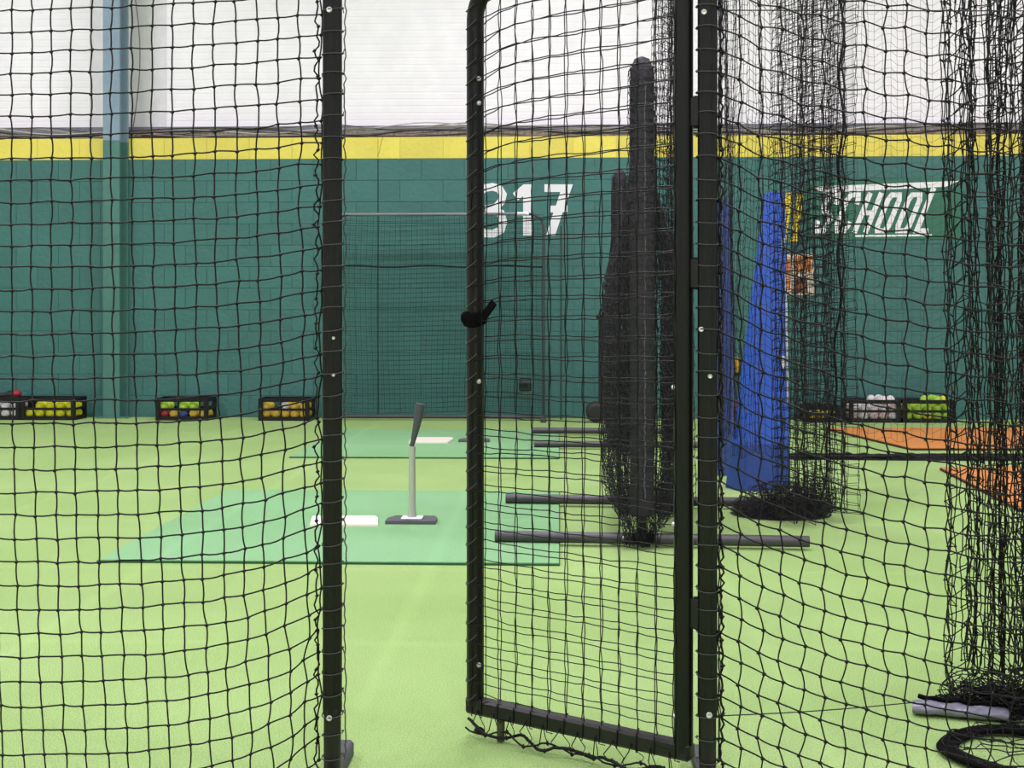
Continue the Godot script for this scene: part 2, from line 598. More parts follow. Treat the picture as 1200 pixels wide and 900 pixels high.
# ---------------------------------------------------------------- writing on the wall
func wall_poly(pts: Array, d := WALL) -> PackedVector2Array:
	var r := PackedVector2Array()
	for q in pts:
		var w := at(q[0], q[1], d)
		r.append(Vector2(w.x, w.y))
	return r

func ink(mb: MB, lines: Array, half: float, z0: float, z1: float) -> void:     # strokes joined into one outline
	var whole := []
	for s in lines:
		for pg in Geometry2D.offset_polyline(wall_poly(s), half, Geometry2D.JOIN_MITER, Geometry2D.END_BUTT):
			if Geometry2D.is_polygon_clockwise(pg): continue
			var merged := false
			for i in whole.size():
				var m := Geometry2D.merge_polygons(whole[i], pg)
				if m.size() == 1:
					whole[i] = m[0]
					merged = true
					break
			if not merged: whole.append(pg)
	for pg in whole: mb.prism(pg, z0, z1)

func wall_marks() -> void:
	# 317
	var t := thing("wall_number", "white numerals 317 on the green block wall", "sign", Vector3(0, 0, -WALL))
	var strokes := [[[557, 234], [561, 226], [568, 220.5], [577, 219], [585, 221], [589.3, 228], [587.5, 236], [581, 243.2], [569, 245.3]], [[572, 245.3], [580, 245.6], [587, 250], [589.8, 260], [587, 269.5], [578, 274], [567, 273.5], [561, 269], [557, 263]]]
	var mb := MB.new()
	ink(mb, strokes, 0.036, 0.0005, 0.003)
	part("numeral", mb.mesh(), M.paint_white, t, "white numeral 3")
	mb = MB.new()
	mb.prism(wall_poly([[601, 226.5], [613.5, 216], [623.5, 216], [623.5, 276], [613, 276], [613, 230], [607, 235]]), 0.0005, 0.003)
	part("numeral", mb.mesh(), M.paint_white, t, "white numeral 1")
	mb = MB.new()
	mb.prism(wall_poly([[638, 216], [671.5, 216], [662.5, 240.7], [665, 240.7], [665, 248.5], [659.5, 248.5], [650.5, 276], [640, 276], [648.5, 249], [645, 249], [645, 241], [651.5, 241], [656.5, 225], [638, 225]]), 0.0005, 0.003)
	part("numeral", mb.mesh(), M.paint_white, t, "white numeral 7 with a short crossbar")
	# banner
	var b := thing("wall_banner", "green banner with slanted white SCHOOL lettering on the block wall", "banner", Vector3(0, 0, -WALL))
	mb = MB.new()
	mb.prism(wall_poly([[944, 211], [1127, 208], [1127, 280], [944, 281]]), 0.001, 0.008)
	part("panel", mb.mesh(), M.banner, b)
	mb = MB.new()
	mb.prism(wall_poly([[952, 220], [960, 218.5], [1124, 212], [1108, 219], [964, 226]]), 0.008, 0.011)
	part("swoosh", mb.mesh(), M.paint_white, b, "white tapering streak over the lettering")
	mb = MB.new()
	mb.prism(wall_poly([[1002, 275.6], [1092, 274.6], [1092, 276.8], [1002, 277.8]]), 0.008, 0.010)
	part("underline", mb.mesh(), M.paint_white, b)
	# letters in a cell 0..1 x 0..1, drawn as strokes
	var glyph := {
		"S": [[[0.95, 0.72], [0.95, 0.86], [0.8, 1.0], [0.2, 1.0], [0.05, 0.86], [0.05, 0.66], [0.2, 0.54], [0.8, 0.46], [0.95, 0.34], [0.95, 0.14], [0.8, 0.0], [0.2, 0.0], [0.05, 0.14], [0.05, 0.28]]],
		"C": [[[0.95, 0.74], [0.95, 0.86], [0.8, 1.0], [0.2, 1.0], [0.05, 0.86], [0.05, 0.14], [0.2, 0.0], [0.8, 0.0], [0.95, 0.14], [0.95, 0.26]]],
		"H": [[[0.0, 0.5], [1.0, 0.5]], [[0.05, -0.06], [0.05, 1.06]], [[0.95, -0.06], [0.95, 1.06]]],
		"O": [[[0.49, 1.0], [0.2, 1.0], [0.05, 0.86], [0.05, 0.14], [0.2, 0.0], [0.8, 0.0], [0.95, 0.14], [0.95, 0.86], [0.8, 1.0], [0.51, 1.0]]],
		"L": [[[0.05, 1.2], [0.05, 0.0], [1.0, 0.0]]],
	}
	var u := 951.0
	for ch in ["S", "C", "H", "O", "O", "L"]:
		mb = MB.new()
		var lines := []
		for s in glyph[ch]:
			var line := []
			for q in s: line.append([u + q[0] * 14.5 + q[1] * 17.0 + 2.0, 270.5 - q[1] * 42.0])
			lines.append(line)
		ink(mb, lines, 0.023, 0.008, 0.011)
		part("letter", mb.mesh(), M.paint_white, b, "white slanted letter " + ch)
		u += 24.0
	# yellow slanted strokes left of the banner, and a poster
	var y := thing("wall_emblem", "pair of slanted yellow stripes on the wall beside the green banner", "sign", Vector3(0, 0, -WALL))
	for k in 2:
		mb = MB.new()
		var o := k * 13.0
		mb.prism(wall_poly([[913 + o, 283], [921 + o, 283], [929 + o, 226], [921 + o, 226]]), 0.0005, 0.006)
		part("stripe", mb.mesh(), M.banner_yellow, y)
	var po := thing("wall_poster", "orange and white poster on the green wall behind the blue pad", "poster", Vector3(0, 0, -WALL))
	mb = MB.new()
	mb.prism(wall_poly([[912, 298], [954, 297], [954, 346], [912, 346]]), 0.0005, 0.006)
	part("sheet", mb.mesh(), mat(col(206, 196, 176), 0.6), po)
	for q in [[[914, 303], [926, 303], [926, 340], [914, 340], col(198, 112, 52)], [[930, 300], [952, 300], [950, 318], [932, 320], col(206, 132, 66)], [[930, 326], [944, 324], [946, 342], [930, 343], col(120, 66, 44)]]:
		mb = MB.new()
		mb.prism(wall_poly(q.slice(0, 4)), 0.006, 0.0075)
		part("print_patch", mb.mesh(), mat(q[4], 0.6), po)

# ---------------------------------------------------------------- mats on the turf
func flat_mat(called: String, label: String, cat: String, pts: Array, h: float, m: Material, edge: Material, group := "") -> void:
	var base: Vector3 = pts[0]
	var t := thing(called, label, cat, base, 0.0, group)
	var poly := PackedVector2Array()
	for q in pts: poly.append(Vector2(q.x - base.x, -(q.z - base.z)))
	var tf := Transform3D(Basis(Vector3(1, 0, 0), -PI / 2), Vector3.ZERO)
	var mb := MB.new()
	mb.prism(poly, 0.002, h, tf)
	part("turf_face", mb.mesh(), m, t)
	mb = MB.new()
	var grown := Geometry2D.offset_polygon(poly, 0.004)
	mb.prism(grown[0], 0.0, h * 0.7, tf)
	part("backing", mb.mesh(), edge, t, "dark cut edge of the mat")

func mats() -> void:
	var x0 := -1.835
	var x1 := 0.0
	for q in [[298.0, 213.0, "batting_mat", "mint green turf mat under the nearer batting tee"], [173.0, 140.0, "batting_mat", "mint green turf mat in front of the far net screen"]]:
		var near: float = -F / q[0]; var far: float = -F / q[1]
		flat_mat(q[2], q[3], "mat", [Vector3(x0, 0, near), Vector3(x1, 0, near), Vector3(x1, 0, far), Vector3(x0, 0, far)], 0.012, M.mat_turf, M.mat_edge, "batting mats")
	flat_mat("pitching_mat", "orange clay coloured mat in front of the right hand ball crates", "mat", [ground(1068, 528), ground(1420, 528), ground(1360, 503), ground(968, 504)], 0.02, M.clay, M.clay_edge, "orange mats")
	flat_mat("pitching_mat", "orange clay coloured mat nearer the viewer behind the gathered net", "mat", [ground(1195, 600), ground(1420, 606), ground(1380, 549), ground(1102, 551)], 0.02, M.clay, M.clay_edge, "orange mats")
	# white home plates on the mats
	for q in [[363.0, 443.0, 609.5, 620.0, 8.0, "white rubber home plate left of the nearer batting tee"], [479.0, 532.0, 515.5, 521.5, 8.0, "white rubber home plate on the far batting mat"]]:
		var pts := [ground(q[0], q[3]), ground(q[1] - (0.0 if q[0] < 400 else 7.0), q[3]), ground(q[1], (q[2] * 0.8 + q[3] * 0.2)), ground(q[1] - 2.0, q[2]), ground(q[0] + 3.0, q[2])]
		var mb := MB.new()
		var base: Vector3 = pts[0]
		var poly := PackedVector2Array()
		for p in pts: poly.append(Vector2(p.x - base.x, -(p.z - base.z)))
		var tf := Transform3D(Basis(Vector3(1, 0, 0), -PI / 2), Vector3.ZERO)
		mb.prism(poly, 0.0, 0.008, tf)
		var g := Geometry2D.offset_polygon(poly, -0.006)
		mb.prism(g[0], 0.008, 0.011, tf)
		one("home_plate", mb.mesh(), M.plate_white, q[5], "home plate", base + Vector3(0, 0.012, 0), "home plates")

# ---------------------------------------------------------------- cage front
func fluted(y0: float, y1: float) -> MB:            # extruded post section with two shallow grooves in front
	var mb := MB.new()
	var pr := PackedVector2Array()
	var r := 0.0205
	for i in 28:
		var a := TAU * i / 28.0
		var q := Vector2(sin(a), cos(a))
		var k := r
		if i in [2, 3, 25, 26]: k = r * 0.84
		if i in [7, 21]: k = r * 0.9
		pr.append(q * k)
	var rings := []
	for y in [y0, y1]:
		var ring := PackedVector3Array()
		for q in pr: ring.append(Vector3(q.x, y, q.y))
		rings.append(ring)
	mb.ring_loft(rings)
	return mb

func bolt(parent: Node3D, p: Vector3, r := 0.0065) -> void:
	var b := MB.new()
	var t := Basis(Vector3(1, 0, 0), PI / 2)
	b.lathe(p, [[r, 0.0], [r, 0.0022], [r * 0.86, 0.003], [r * 0.5, 0.0031], [r * 0.45, 0.0018], [0.0004, 0.0018]], 12, t)
	part("bolt", b.mesh(), M.zinc, parent, "pale metal bolt")

func lacing(rows: Array, r: float, rise: float, flip: float) -> MB:      # thread wound round an upright at each height
	var mb := MB.new()
	for y in rows:
		var p := PackedVector3Array()
		var up := rise * rng.randf_range(0.3, 1.3)
		var bend := rng.randf_range(-0.006, 0.004)
		for i in 9:
			var k := i / 8.0
			var a := (-PI * 0.62 + k * PI * 1.24) * flip
			p.append(Vector3(sin(a) * (r + 0.002), y + up * k + bend * sin(k * PI), cos(a) * (r + 0.002)))
		mb.tube(p, 0.0012, 4)
		mb.knot(p[8], 0.0034)
		mb.knot(p[0], 0.004)
		if rng.randf() < 0.5:
			mb.tube(PackedVector3Array([p[8], p[8] + Vector3(rng.randf_range(0.001, 0.006), rng.randf_range(-0.012, 0.01), 0.006)]), 0.001, 4)
	# the lace running up behind the turns
	var e := PackedVector3Array()
	var y2: float = rows[0]
	while y2 < rows[rows.size() - 1]:
		e.append(Vector3((r + 0.003 + rng.randf_range(0, 0.006)) * flip, y2, -0.004 + rng.randf_range(-0.004, 0.004)))
		y2 += 0.012
	mb.tube(e, 0.0014, 4)
	return mb

func upright(t: Node3D, at_p: Vector3, h: float, called := "post") -> MeshInstance3D:
	var o := part(called, fluted(0.15, h).mesh(), M.black_steel, t)
	o.position = at_p
	var mb := MB.new()
	mb.lathe(at_p, [[0.0185, 0.0], [0.0185, 0.16]], 20)
	part("post_sleeve", mb.mesh(), M.black_tube, t, "smooth lower end of the post")
	return o

func cage_front() -> void:
	var xl := at(389.5, 450, CAGE).x
	var xr := at(829, 450, CAGE).x
	var h := 2.25
	# ----- left panel
	var post: MeshInstance3D
	var t := thing("cage_panel", "black framed net panel left of the open doorway", "net panel", Vector3(xl, 0, -CAGE))
	post = upright(t, Vector3.ZERO, h)
	upright(t, Vector3(-1.7, 0, 0), h)
	var mb := MB.new()
	mb.tube(PackedVector3Array([Vector3(-1.7, h, 0), Vector3(0, h, 0)]), 0.0205, 16, true)
	part("top_rail", mb.mesh(), M.black_steel, t)
	for x in [0.0, -1.7]:
		mb = MB.new()
		var ring := []
		for z in [-0.17, -0.166, 0.166, 0.17]:
			var rr := PackedVector3Array()
			var k := 0.94 if absf(z) > 0.168 else 1.0
			for q in [[-0.016, 0.0], [0.016, 0.0], [0.019, 0.004], [0.019, 0.028], [0.012, 0.036], [-0.012, 0.036], [-0.019, 0.028], [-0.019, 0.004]]:
				rr.append(Vector3(x + q[0] * k, q[1] * k, z))
			ring.append(rr)
		mb.ring_loft(ring)
		part("foot", mb.mesh(), M.rubber, t, "dark grey floor foot of the post")
	for v in [14.0, 838.0]:
		bolt(post, Vector3(-0.003, at(390, v, CAGE).y, 0.0200), 0.0062)
	for v in [396.0, 439.0]:
		bolt(post, Vector3(0.006, at(390, v, CAGE).y, 0.0192), 0.0035)
	# netting
	var c := 0.0452
	var g := []
	var rows := 52
	var cols := 38
	var laces := []
	for j in rows:
		var row := PackedVector3Array()
		var y := h - 0.03 - j * c
		if y < 0.03: break
		laces.push_front(y + 0.004)
		var hn := clampf(y / 1.7, 0, 1.2)
		for i in cols:
			var d := i * c
			var amp := 0.012 + 0.145 * exp(-y / 0.72)
			var drop := amp * (1.0 - exp(-maxf(d - 0.02, 0) / 0.17))
			var shift := 0.062 * pow(1.0 - minf(hn, 1.0), 1.7) * (1.0 - exp(-d / 0.3)) + 0.012 * (1.0 - hn)
			var near := exp(-d / 0.16)
			var wob := 0.0022 + 0.0075 * near * (1.3 - hn)
			var x := -0.026 - d + shift * (1.0 if i > 0 else 0.0) + rng.randf_range(-wob, wob)
			x = minf(x, -0.0225 - i * 0.012)
			var z := -0.004 + 0.05 * sin(d * 2.2 + y * 1.4) * (1.0 - exp(-d / 0.3)) + rng.randf_range(-0.003, 0.003)
			row.append(Vector3(x, maxf(y - drop + rng.randf_range(-0.0025, 0.0025), 0.008), z))
		g.append(row)
	mb = MB.new()
	net(mb, g, 0.0017, 0.0055, 3, 0.0022, 4)
	part("netting", mb.mesh(), M.net, t, "black square mesh netting", "stuff")
	part("lacing", lacing(laces, 0.0205, 0.007, 1.0).mesh(), M.lace, t, "", "stuff")
	# edge rope beside the post
	mb = MB.new()
	var p := PackedVector3Array()
	for k in 200:
		p.append(Vector3(-0.028 - absf(0.008 * sin(k * 0.9) + rng.randf_range(-0.004, 0.004)), 0.03 + k * 0.0105, 0.004 * cos(k * 0.7)))
	mb.tube(p, 0.0019, 4)
	for k in 40: mb.knot(p[k * 5], 0.005)
	part("edge_rope", mb.mesh(), M.net, t)

	# ----- right panel with the hinge post and the header over the doorway
	t = thing("cage_panel", "black framed net panel right of the open doorway with sagging mesh", "net panel", Vector3(xr, 0, -CAGE))
	post = upright(t, Vector3.ZERO, h)
	upright(t, Vector3(1.6, 0, 0), h)
	mb = MB.new()
	mb.tube(PackedVector3Array([Vector3(xl - xr + 0.02, h, 0), Vector3(1.6, h, 0)]), 0.0205, 16, true)
	part("top_rail", mb.mesh(), M.black_steel, t)
	for x in [0.0, 1.6]:
		mb = MB.new()
		mb.box(Vector3(x, 0.018, 0), Vector3(0.038, 0.036, 0.34), Basis(), 0.006)
		part("foot", mb.mesh(), M.rubber, t)
	for q in [[825.0, 14.0, 0.0058], [831.0, 838.0, 0.0066], [822.0, 386.0, 0.0055], [832.0, 441.0, 0.0048]]:
		var w := at(q[0], q[1], CAGE - 0.02)
		bolt(post, Vector3(w.x - xr, w.y, sqrt(maxf(0.0004 - pow(w.x - xr, 2), 0.0)) + 0.0005), q[2])
	g = []
	laces = []
	for j in 62:
		var row := PackedVector3Array()
		var y := h + 0.16 - j * c
		if y < 0.02: break
		if y < h - 0.02: laces.push_front(y)
		for i in 40:
			var d := i * c
			var hn := clampf(y / 1.7, 0.0, 1.0)
			var L: float = lerpf(0.46, 0.10, pow(hn, 0.7))
			var drop := 0.10 * minf(d, 0.6) + 0.47 * L * (1.0 - exp(-d / L))
			var x := 0.024 + d * 0.985 + (0.006 if j % 2 else -0.006) * (0.35 + 0.65 * (1.0 - hn)) * minf(1.0, d * 12.0)
			var z := 0.0 - 0.05 * sin(d * 2.6) + rng.randf_range(-0.003, 0.003)
			var zig := (0.004 if i % 2 else -0.004) * hn
			row.append(Vector3(x + rng.randf_range(-0.0025, 0.0025), maxf(y - drop + zig + rng.randf_range(-0.002, 0.002), 0.006), z))
		g.append(row)
	mb = MB.new()
	# rows that would start above the rail begin at it
	net(mb, g, 0.0017, 0.0055, 3, 0.0026, 4)
	part("netting", mb.mesh(), M.net, t, "sagging black square mesh netting", "stuff")
	part("lacing", lacing(laces, 0.0205, -0.004, 1.0).mesh(), M.lace, t, "", "stuff")
	mb = MB.new()
	p = PackedVector3Array()
	for k in 210:
		p.append(Vector3(0.026 + absf(0.005 * sin(k * 1.1) + rng.randf_range(-0.004, 0.004)), 0.03 + k * 0.0103, 0.006 * cos(k * 0.8)))
	mb.tube(p, 0.0026, 4)
	for k in 40: mb.knot(p[k * 5 + 2], 0.006)
	part("edge_rope", mb.mesh(), M.net, t)
	# cord from the post to the grey sleeve, and the support wire overhead
	mb = MB.new()
	var a := at(839, 839, CAGE)
	var b := at(1072, 823, 3.14)
	p = PackedVector3Array()
	for k in 13: p.append(a.lerp(b, k / 12.0) + Vector3(0, -0.004 * sin(PI * k / 12.0), 0))
	mb.tube(p, 0.0014, 5)
	one("cord", mb.mesh(), M.cord, "thin dark cord stretched from the hinge post to the grey sleeve", "cord")
	mb = MB.new()
	a = at(838, 12, CAGE + 0.03); b = at(1300, 13, CAGE + 0.03)
	mb.tube(PackedVector3Array([a, b]), 0.0013, 5)
	one("support_wire", mb.mesh(), M.cord, "thin support wire crossing the top of the right net panel", "wire")

# ---------------------------------------------------------------- open door
func door() -> void:
	# hinge stile and free stile on the floor plan
	var a := ground(801, 919)
	var b := ground(557, 862)
	var w := Vector2(a.x - b.x, a.z - b.z).length()
	var turn := atan2(-(b.z - a.z), b.x - a.x)          # local +x runs from the hinge to the free edge
	var t := thing("cage_door", "narrow black framed net door standing open on its hinges", "door", a, turn)
	var top := 1.775
	var low := 0.072
	var r := 0.0205
	var cr := 0.085
	# frame: the hinge stile, the free stile with rounded head
	var p := PackedVector3Array()
	for k in 9:
		var q := PI / 2 * k / 8.0
		p.append(Vector3(w - cr + sin(q) * cr, top - cr + cos(q) * cr, 0))
	p.append(Vector3(w, 1.0, 0))
	p.append(Vector3(w, low, 0))
	var mb := MB.new()
	mb.tube(p, r, 20, true)
	var free := part("free_stile", mb.mesh(), M.black_steel, t)
	mb = MB.new()
	p = PackedVector3Array()
	for k in 9:
		var q := PI / 2 * k / 8.0
		p.append(Vector3(cr - sin(q) * cr, top - cr + cos(q) * cr, 0))
	p.append(Vector3(0, 1.0, 0))
	p.append(Vector3(0, low, 0))
	mb.tube(p, r, 20, true)
	var hung := part("hinge_stile", mb.mesh(), M.black_steel, t)
	mb = MB.new()
	mb.tube(PackedVector3Array([Vector3(cr, top, 0), Vector3(w - cr, top, 0)]), r, 20, true)
	part("head_rail", mb.mesh(), M.black_steel, t)
	mb = MB.new()
	mb.box(Vector3(w / 2, low, 0), Vector3(w + 2 * r, 0.038, 0.034), Basis(), 0.006)
	part("bottom_rail", mb.mesh(), M.black_tube, t)
	mb = MB.new()
	mb.lathe(Vector3(w * 0.86, 0.004, -0.004), [[0.0095, 0.0], [0.0095, 0.055]], 14)
	part("drop_pin", mb.mesh(), mat(col(62, 66, 36), 0.6), t, "short olive peg under the bottom rail")
	# hinges
	for y in [0.365, 1.08, 1.42]:
		mb = MB.new()
		mb.box(Vector3(-0.028, y, 0), Vector3(0.02, 0.062, 0.012), Basis(), 0.002)
		mb.tube(PackedVector3Array([Vector3(-0.026, y - 0.034, 0.006), Vector3(-0.026, y + 0.034, 0.006)]), 0.0055, 8, true)
		part("hinge", mb.mesh(), M.black_tube, t)
	# side towards the viewer is local +z or -z
	var face := 1.0 if t.basis.z.z > 0 else -1.0
	for q in [[1.545, 0.0062], [1.488, 0.0062], [0.836, 0.0062], [0.172, 0.0062]]:
		mb = MB.new()
		mb.ball(Vector3(w - 0.019, q[0], face * 0.012), Vector3(q[1], q[1], 0.005), 10, 7)
		part("bolt", mb.mesh(), M.zinc, free, "pale metal bolt")
	for y in [0.145, 0.55, 0.84]:
		mb = MB.new()
		mb.ball(Vector3(0.016, y, face * 0.014), Vector3(0.0055, 0.0055, 0.005), 10, 7)
		part("bolt", mb.mesh(), M.zinc, hung, "pale metal bolt")
	# strap latch on the free stile
	mb = MB.new()
	var rings := []
	for k in 13:
		var q := TAU * k / 12.0
		var ring := PackedVector3Array()
		for s in [[0.0, -0.017], [0.008, -0.014], [0.008, 0.014], [0.0, 0.017]]:
			ring.append(Vector3(w + cos(q) * (r + 0.002 + s[0] + 0.003 * sin(q * 2)), 0.985 + s[1] + 0.006 * sin(q), sin(q) * (r + 0.002 + s[0])))
		rings.append(ring)
	mb.ring_loft(rings, false)
	mb.ball(Vector3(w + 0.012, 0.985, face * 0.022), Vector3(0.013, 0.016, 0.010), 12, 9)
	mb.box(Vector3(w - 0.047, 1.0, face * 0.016), Vector3(0.058, 0.020, 0.005), Basis(Vector3(0, 0, 1), -0.85), 0.002)
	part("strap_latch", mb.mesh(), M.black_cloth, t, "black cloth strap wound round the stile")
	# netting: a pocket over both sides of the frame
	var wrap := MB.new()
	var c := 0.0456
	for layer in 2:
		var g := []
		var s := face if layer == 0 else -face
		var oy := 0.0 if layer == 0 else 0.009
		var ox := 0.0 if layer == 0 else 0.016
		for j in 38:
			var y := top - 0.012 - j * c + oy
			if y < low - 0.02: break
			var row := PackedVector3Array()
			for i in 13:
				var d := minf(0.012 + i * c + ox, w - 0.006)
				var e := w - d                                 # distance from the free stile
				var sagk: float = exp(-e / 0.07)
				var hgt := clampf((y - 0.7) / 1.0, -0.25, 1.0)
				var yy := y - 0.055 * sagk * hgt - 0.012 * sin(d / w * PI) * (0.5 if hgt > 0 else -0.4)
				var zz := s * (0.020 - 0.011 * sin(d / w * PI)) + rng.randf_range(-0.002, 0.002)
				row.append(Vector3(d + rng.randf_range(-0.0025, 0.0025), minf(yy, top) + rng.randf_range(-0.0022, 0.0022), zz))
			g.append(row)
		mb = MB.new()
		net(mb, g, 0.0013, 0.0026, 2, 0.0018, 4)
		# turns round the free stile
		for row in g:
			var last: Vector3 = row[row.size() - 1]
			var q := PackedVector3Array()
			for k in 7:
				var f := k / 6.0
				var ang := lerpf(PI * 0.75, 0.0, f)
				q.append(Vector3(w + cos(ang) * (r + 0.002), last.y + 0.016 * (1.0 - f) - 0.012 * sin(f * PI), s * sin(ang) * (r + 0.002)))
			if layer == 0: wrap.tube(q, 0.0013, 4)
			if layer == 0 and rng.randf() < 0.75: wrap.knot(q[6], 0.0042)
		# turns round the bottom rail
		var fin: PackedVector3Array = g[g.size() - 1]
		for i in fin.size():
			mb.tube(PackedVector3Array([fin[i], Vector3(fin[i].x, low + 0.0195, s * 0.0185), Vector3(fin[i].x + 0.001, low - 0.0195, s * 0.0185), Vector3(fin[i].x + rng.randf_range(-0.012, 0.012), low - 0.022, s * 0.012)]), 0.0013, 4)
		part("netting", mb.mesh(), M.net, t, "black mesh stretched over the door frame", "stuff")
	part("lacing", wrap.mesh(), M.lace, t, "thin lacing wound round the free stile", "stuff")
	# loose skirt with its rope under the bottom rail
	mb = MB.new()
	var ropes := []
	for layer in 2:
		var q := PackedVector3Array()
		for k in 48:
			var x := w + 0.004 - k * (w / 47.0)
			var yy := low - 0.050 + 0.007 * sin(k * 0.62 + layer * 2.4) + rng.randf_range(-0.002, 0.002)
			if k < 4 and layer == 0: yy += 0.012 * (4 - k) / 2.0
			q.append(Vector3(x, maxf(yy, 0.006), face * (0.022 + 0.012 * sin(k * 0.41 + layer * 1.7))))
		ropes.append(q)
		mb.tube(q, 0.0036 if layer == 0 else 0.0022, 6)
		for k in range(4, 47, 5): mb.knot(q[k], 0.0062)
	for k in 12:
		var x := 0.025 + k * 0.0456
		var at_k := int(clampf((w + 0.004 - x) / (w / 47.0), 1, 45))
		var one_end: Vector3 = ropes[0][at_k]
		var end_b: Vector3 = ropes[1][mini(at_k + 2, 47)]
		var start := Vector3(x, low - 0.004, face * 0.0185)
		var sway := Vector3(rng.randf_range(-0.012, 0.012), 0, face * 0.008)
		mb.tube(PackedVector3Array([start, start.lerp(one_end, 0.3) + sway * 0.2, start.lerp(one_end, 0.7) + sway, one_end]), 0.0013, 4)
		mb.tube(PackedVector3Array([start, start.lerp(end_b, 0.3) - sway * 0.2, start.lerp(end_b, 0.7) - sway, end_b]), 0.0012, 4)
	mb.ball(Vector3(w - 0.03, 0.024, face * 0.026), Vector3(0.014, 0.009, 0.011), 8, 6)
	part("skirt_rope", mb.mesh(), M.net, t, "thick knotted rope hanging under the door", "stuff")

# ---------------------------------------------------------------- pitching screens seen edge on
func screens() -> void:
	var spec := [
		{"x": 0.352, "near": 5.45, "far": 6.55, "turn": -0.064, "h": 2.07, "x0": -0.275, "x1": 1.05, "label": "tall charcoal padded net screen standing edge on behind the door", "bulge": 0.13},
		{"x": 0.44, "near": 9.3, "far": 10.35, "turn": -0.03, "h": 2.02, "x0": -0.18, "x1": 1.05, "label": "charcoal padded net screen further back, half hidden by the nearer screen", "bulge": 0.06},
	]
	for s in spec:
		var L: float = s.far - s.near
		var t := thing("pitching_screen", s.label, "net screen", Vector3(s.x, 0.012, -s.near), s.turn, "padded net screens")
		# padded frame, local z from 0 to -L
		var h: float = s.h
		for q in [0.0, -L]:
			var mb := MB.new()
			var rings := []
			for y in [[0.12, 0.04], [0.125, 0.050], [0.6, 0.053], [1.2, 0.055], [h - 0.12, 0.054], [h - 0.05, 0.048], [h - 0.012, 0.033], [h, 0.006]]:
				var ring := PackedVector3Array()
				for k in 16:
					var ang := TAU * k / 16.0
					var rr: float = y[1] * (1.0 + 0.04 * sin(k * 2.3 + y[0] * 9.0))
					ring.append(Vector3(cos(ang) * rr, y[0], q - sin(ang) * rr))
				rings.append(ring)
			mb.ring_loft(rings)
			part("padded_upright", mb.mesh(), M.pad, t, "charcoal padded sleeve over the upright")
			mb = MB.new()
			mb.tube(PackedVector3Array([Vector3(0, 0.03, q), Vector3(0, 0.2, q)]), 0.021, 12, true)
			part("upright", mb.mesh(), M.grey_pipe, t)
			# foot lying across
			mb = MB.new()
			var slip: float = -0.07 if q < 0.0 else 0.0
			mb.tube(PackedVector3Array([Vector3(s.x0 - s.x + slip, 0.024, q), Vector3(s.x1 - s.x + slip, 0.024, q)]), 0.024, 16, true)
			var foot := part("foot", mb.mesh(), M.grey_pipe, t, "dark grey foot tube lying on the turf")
			mb = MB.new()
			mb.ball(Vector3(-0.075, 0.03, q + 0.023), Vector3(0.008, 0.008, 0.004), 8, 6)
			part("bolt", mb.mesh(), M.zinc, foot)
		for y in [h - 0.06, 0.62]:
			var mb := MB.new()
			mb.tube(PackedVector3Array([Vector3(0, y, 0), Vector3(0, y, -L)]), 0.045, 14, true)
			part("padded_rail", mb.mesh(), M.pad, t)
		var seam := MB.new()
		var sp := PackedVector3Array()
		for k in 90: sp.append(Vector3(0.012 + rng.randf_range(-0.003, 0.003), 0.2 + k * (h - 0.3) / 90.0, 0.050 + rng.randf_range(0, 0.003)))
		seam.tube(sp, 0.003, 4)
		part("seam_lacing", seam.mesh(), mat(col(96, 94, 100), 0.7), t, "pale stitched seam on the padding")
		# net pocket
		var c := 0.0452
		var mb2 := MB.new()
		for sg in [-1.0, 1.0]:
			for lay in 4:
				var g := []
				var j := 0
				while true:
					var y := h - 0.06 - j * c * 0.95
					if y < 0.05: break
					j += 1
					var low := smoothstep(1.66, 1.0, y)
					var row := PackedVector3Array()
					for i in int((L + 0.1) / c) + 1:
						var z := 0.05 - i * c * 0.99
						var mid := sin(clampf((0.06 - z) / (L + 0.12), 0, 1) * PI)
						var taper := smoothstep(-0.02, 0.22, y)
						var b: float = 0.046 + s.bulge * (0.6 + 0.4 * mid) * low * (lay + 1) / 4.0 * taper
						if sg > 0: b += 0.03 * low * taper
						row.append(Vector3(sg * b + rng.randf_range(-0.012, 0.012) * (0.3 + low), y + rng.randf_range(-0.008, 0.008), z + rng.randf_range(-0.01, 0.01)))
					g.append(row)
				net(mb2, g, 0.0015, 0.0032, 1, 0.0, 3)
		# the pocket closes round the near upright
		var front := []
		var jj := 0
		while true:
			var y := h - 0.05 - jj * c * 0.6
			if y < 0.12: break
			jj += 1
			var row := PackedVector3Array()
			for i in 7:
				var a := PI * i / 6.0
				row.append(Vector3(cos(a) * -0.06 + rng.randf_range(-0.004, 0.004), y + rng.randf_range(-0.012, 0.012), sin(a) * 0.062 + rng.randf_range(0, 0.006)))
			front.append(row)
		net(mb2, front, 0.0016, 0.0034, 1, 0.0, 3)
		part("netting", mb2.mesh(), M.net_soft, t, "loose dark netting over both sides of the screen", "stuff")
		# frayed hem at the near foot
		var hem := MB.new()
		for k in 90:
			var p0 := Vector3(rng.randf_range(-0.07, 0.06), rng.randf_range(0.05, 0.14), rng.randf_range(0.03, 0.09))
			hem.tube(PackedVector3Array([p0, p0 + Vector3(rng.randf_range(-0.03, 0.03), -0.03, rng.randf_range(-0.01, 0.03)), Vector3(p0.x * 0.7 + rng.randf_range(-0.03, 0.03), 0.004, p0.z + rng.randf_range(-0.02, 0.03))]), 0.0018, 3)
		part("net_hem", hem.mesh(), M.net, t, "", "stuff")

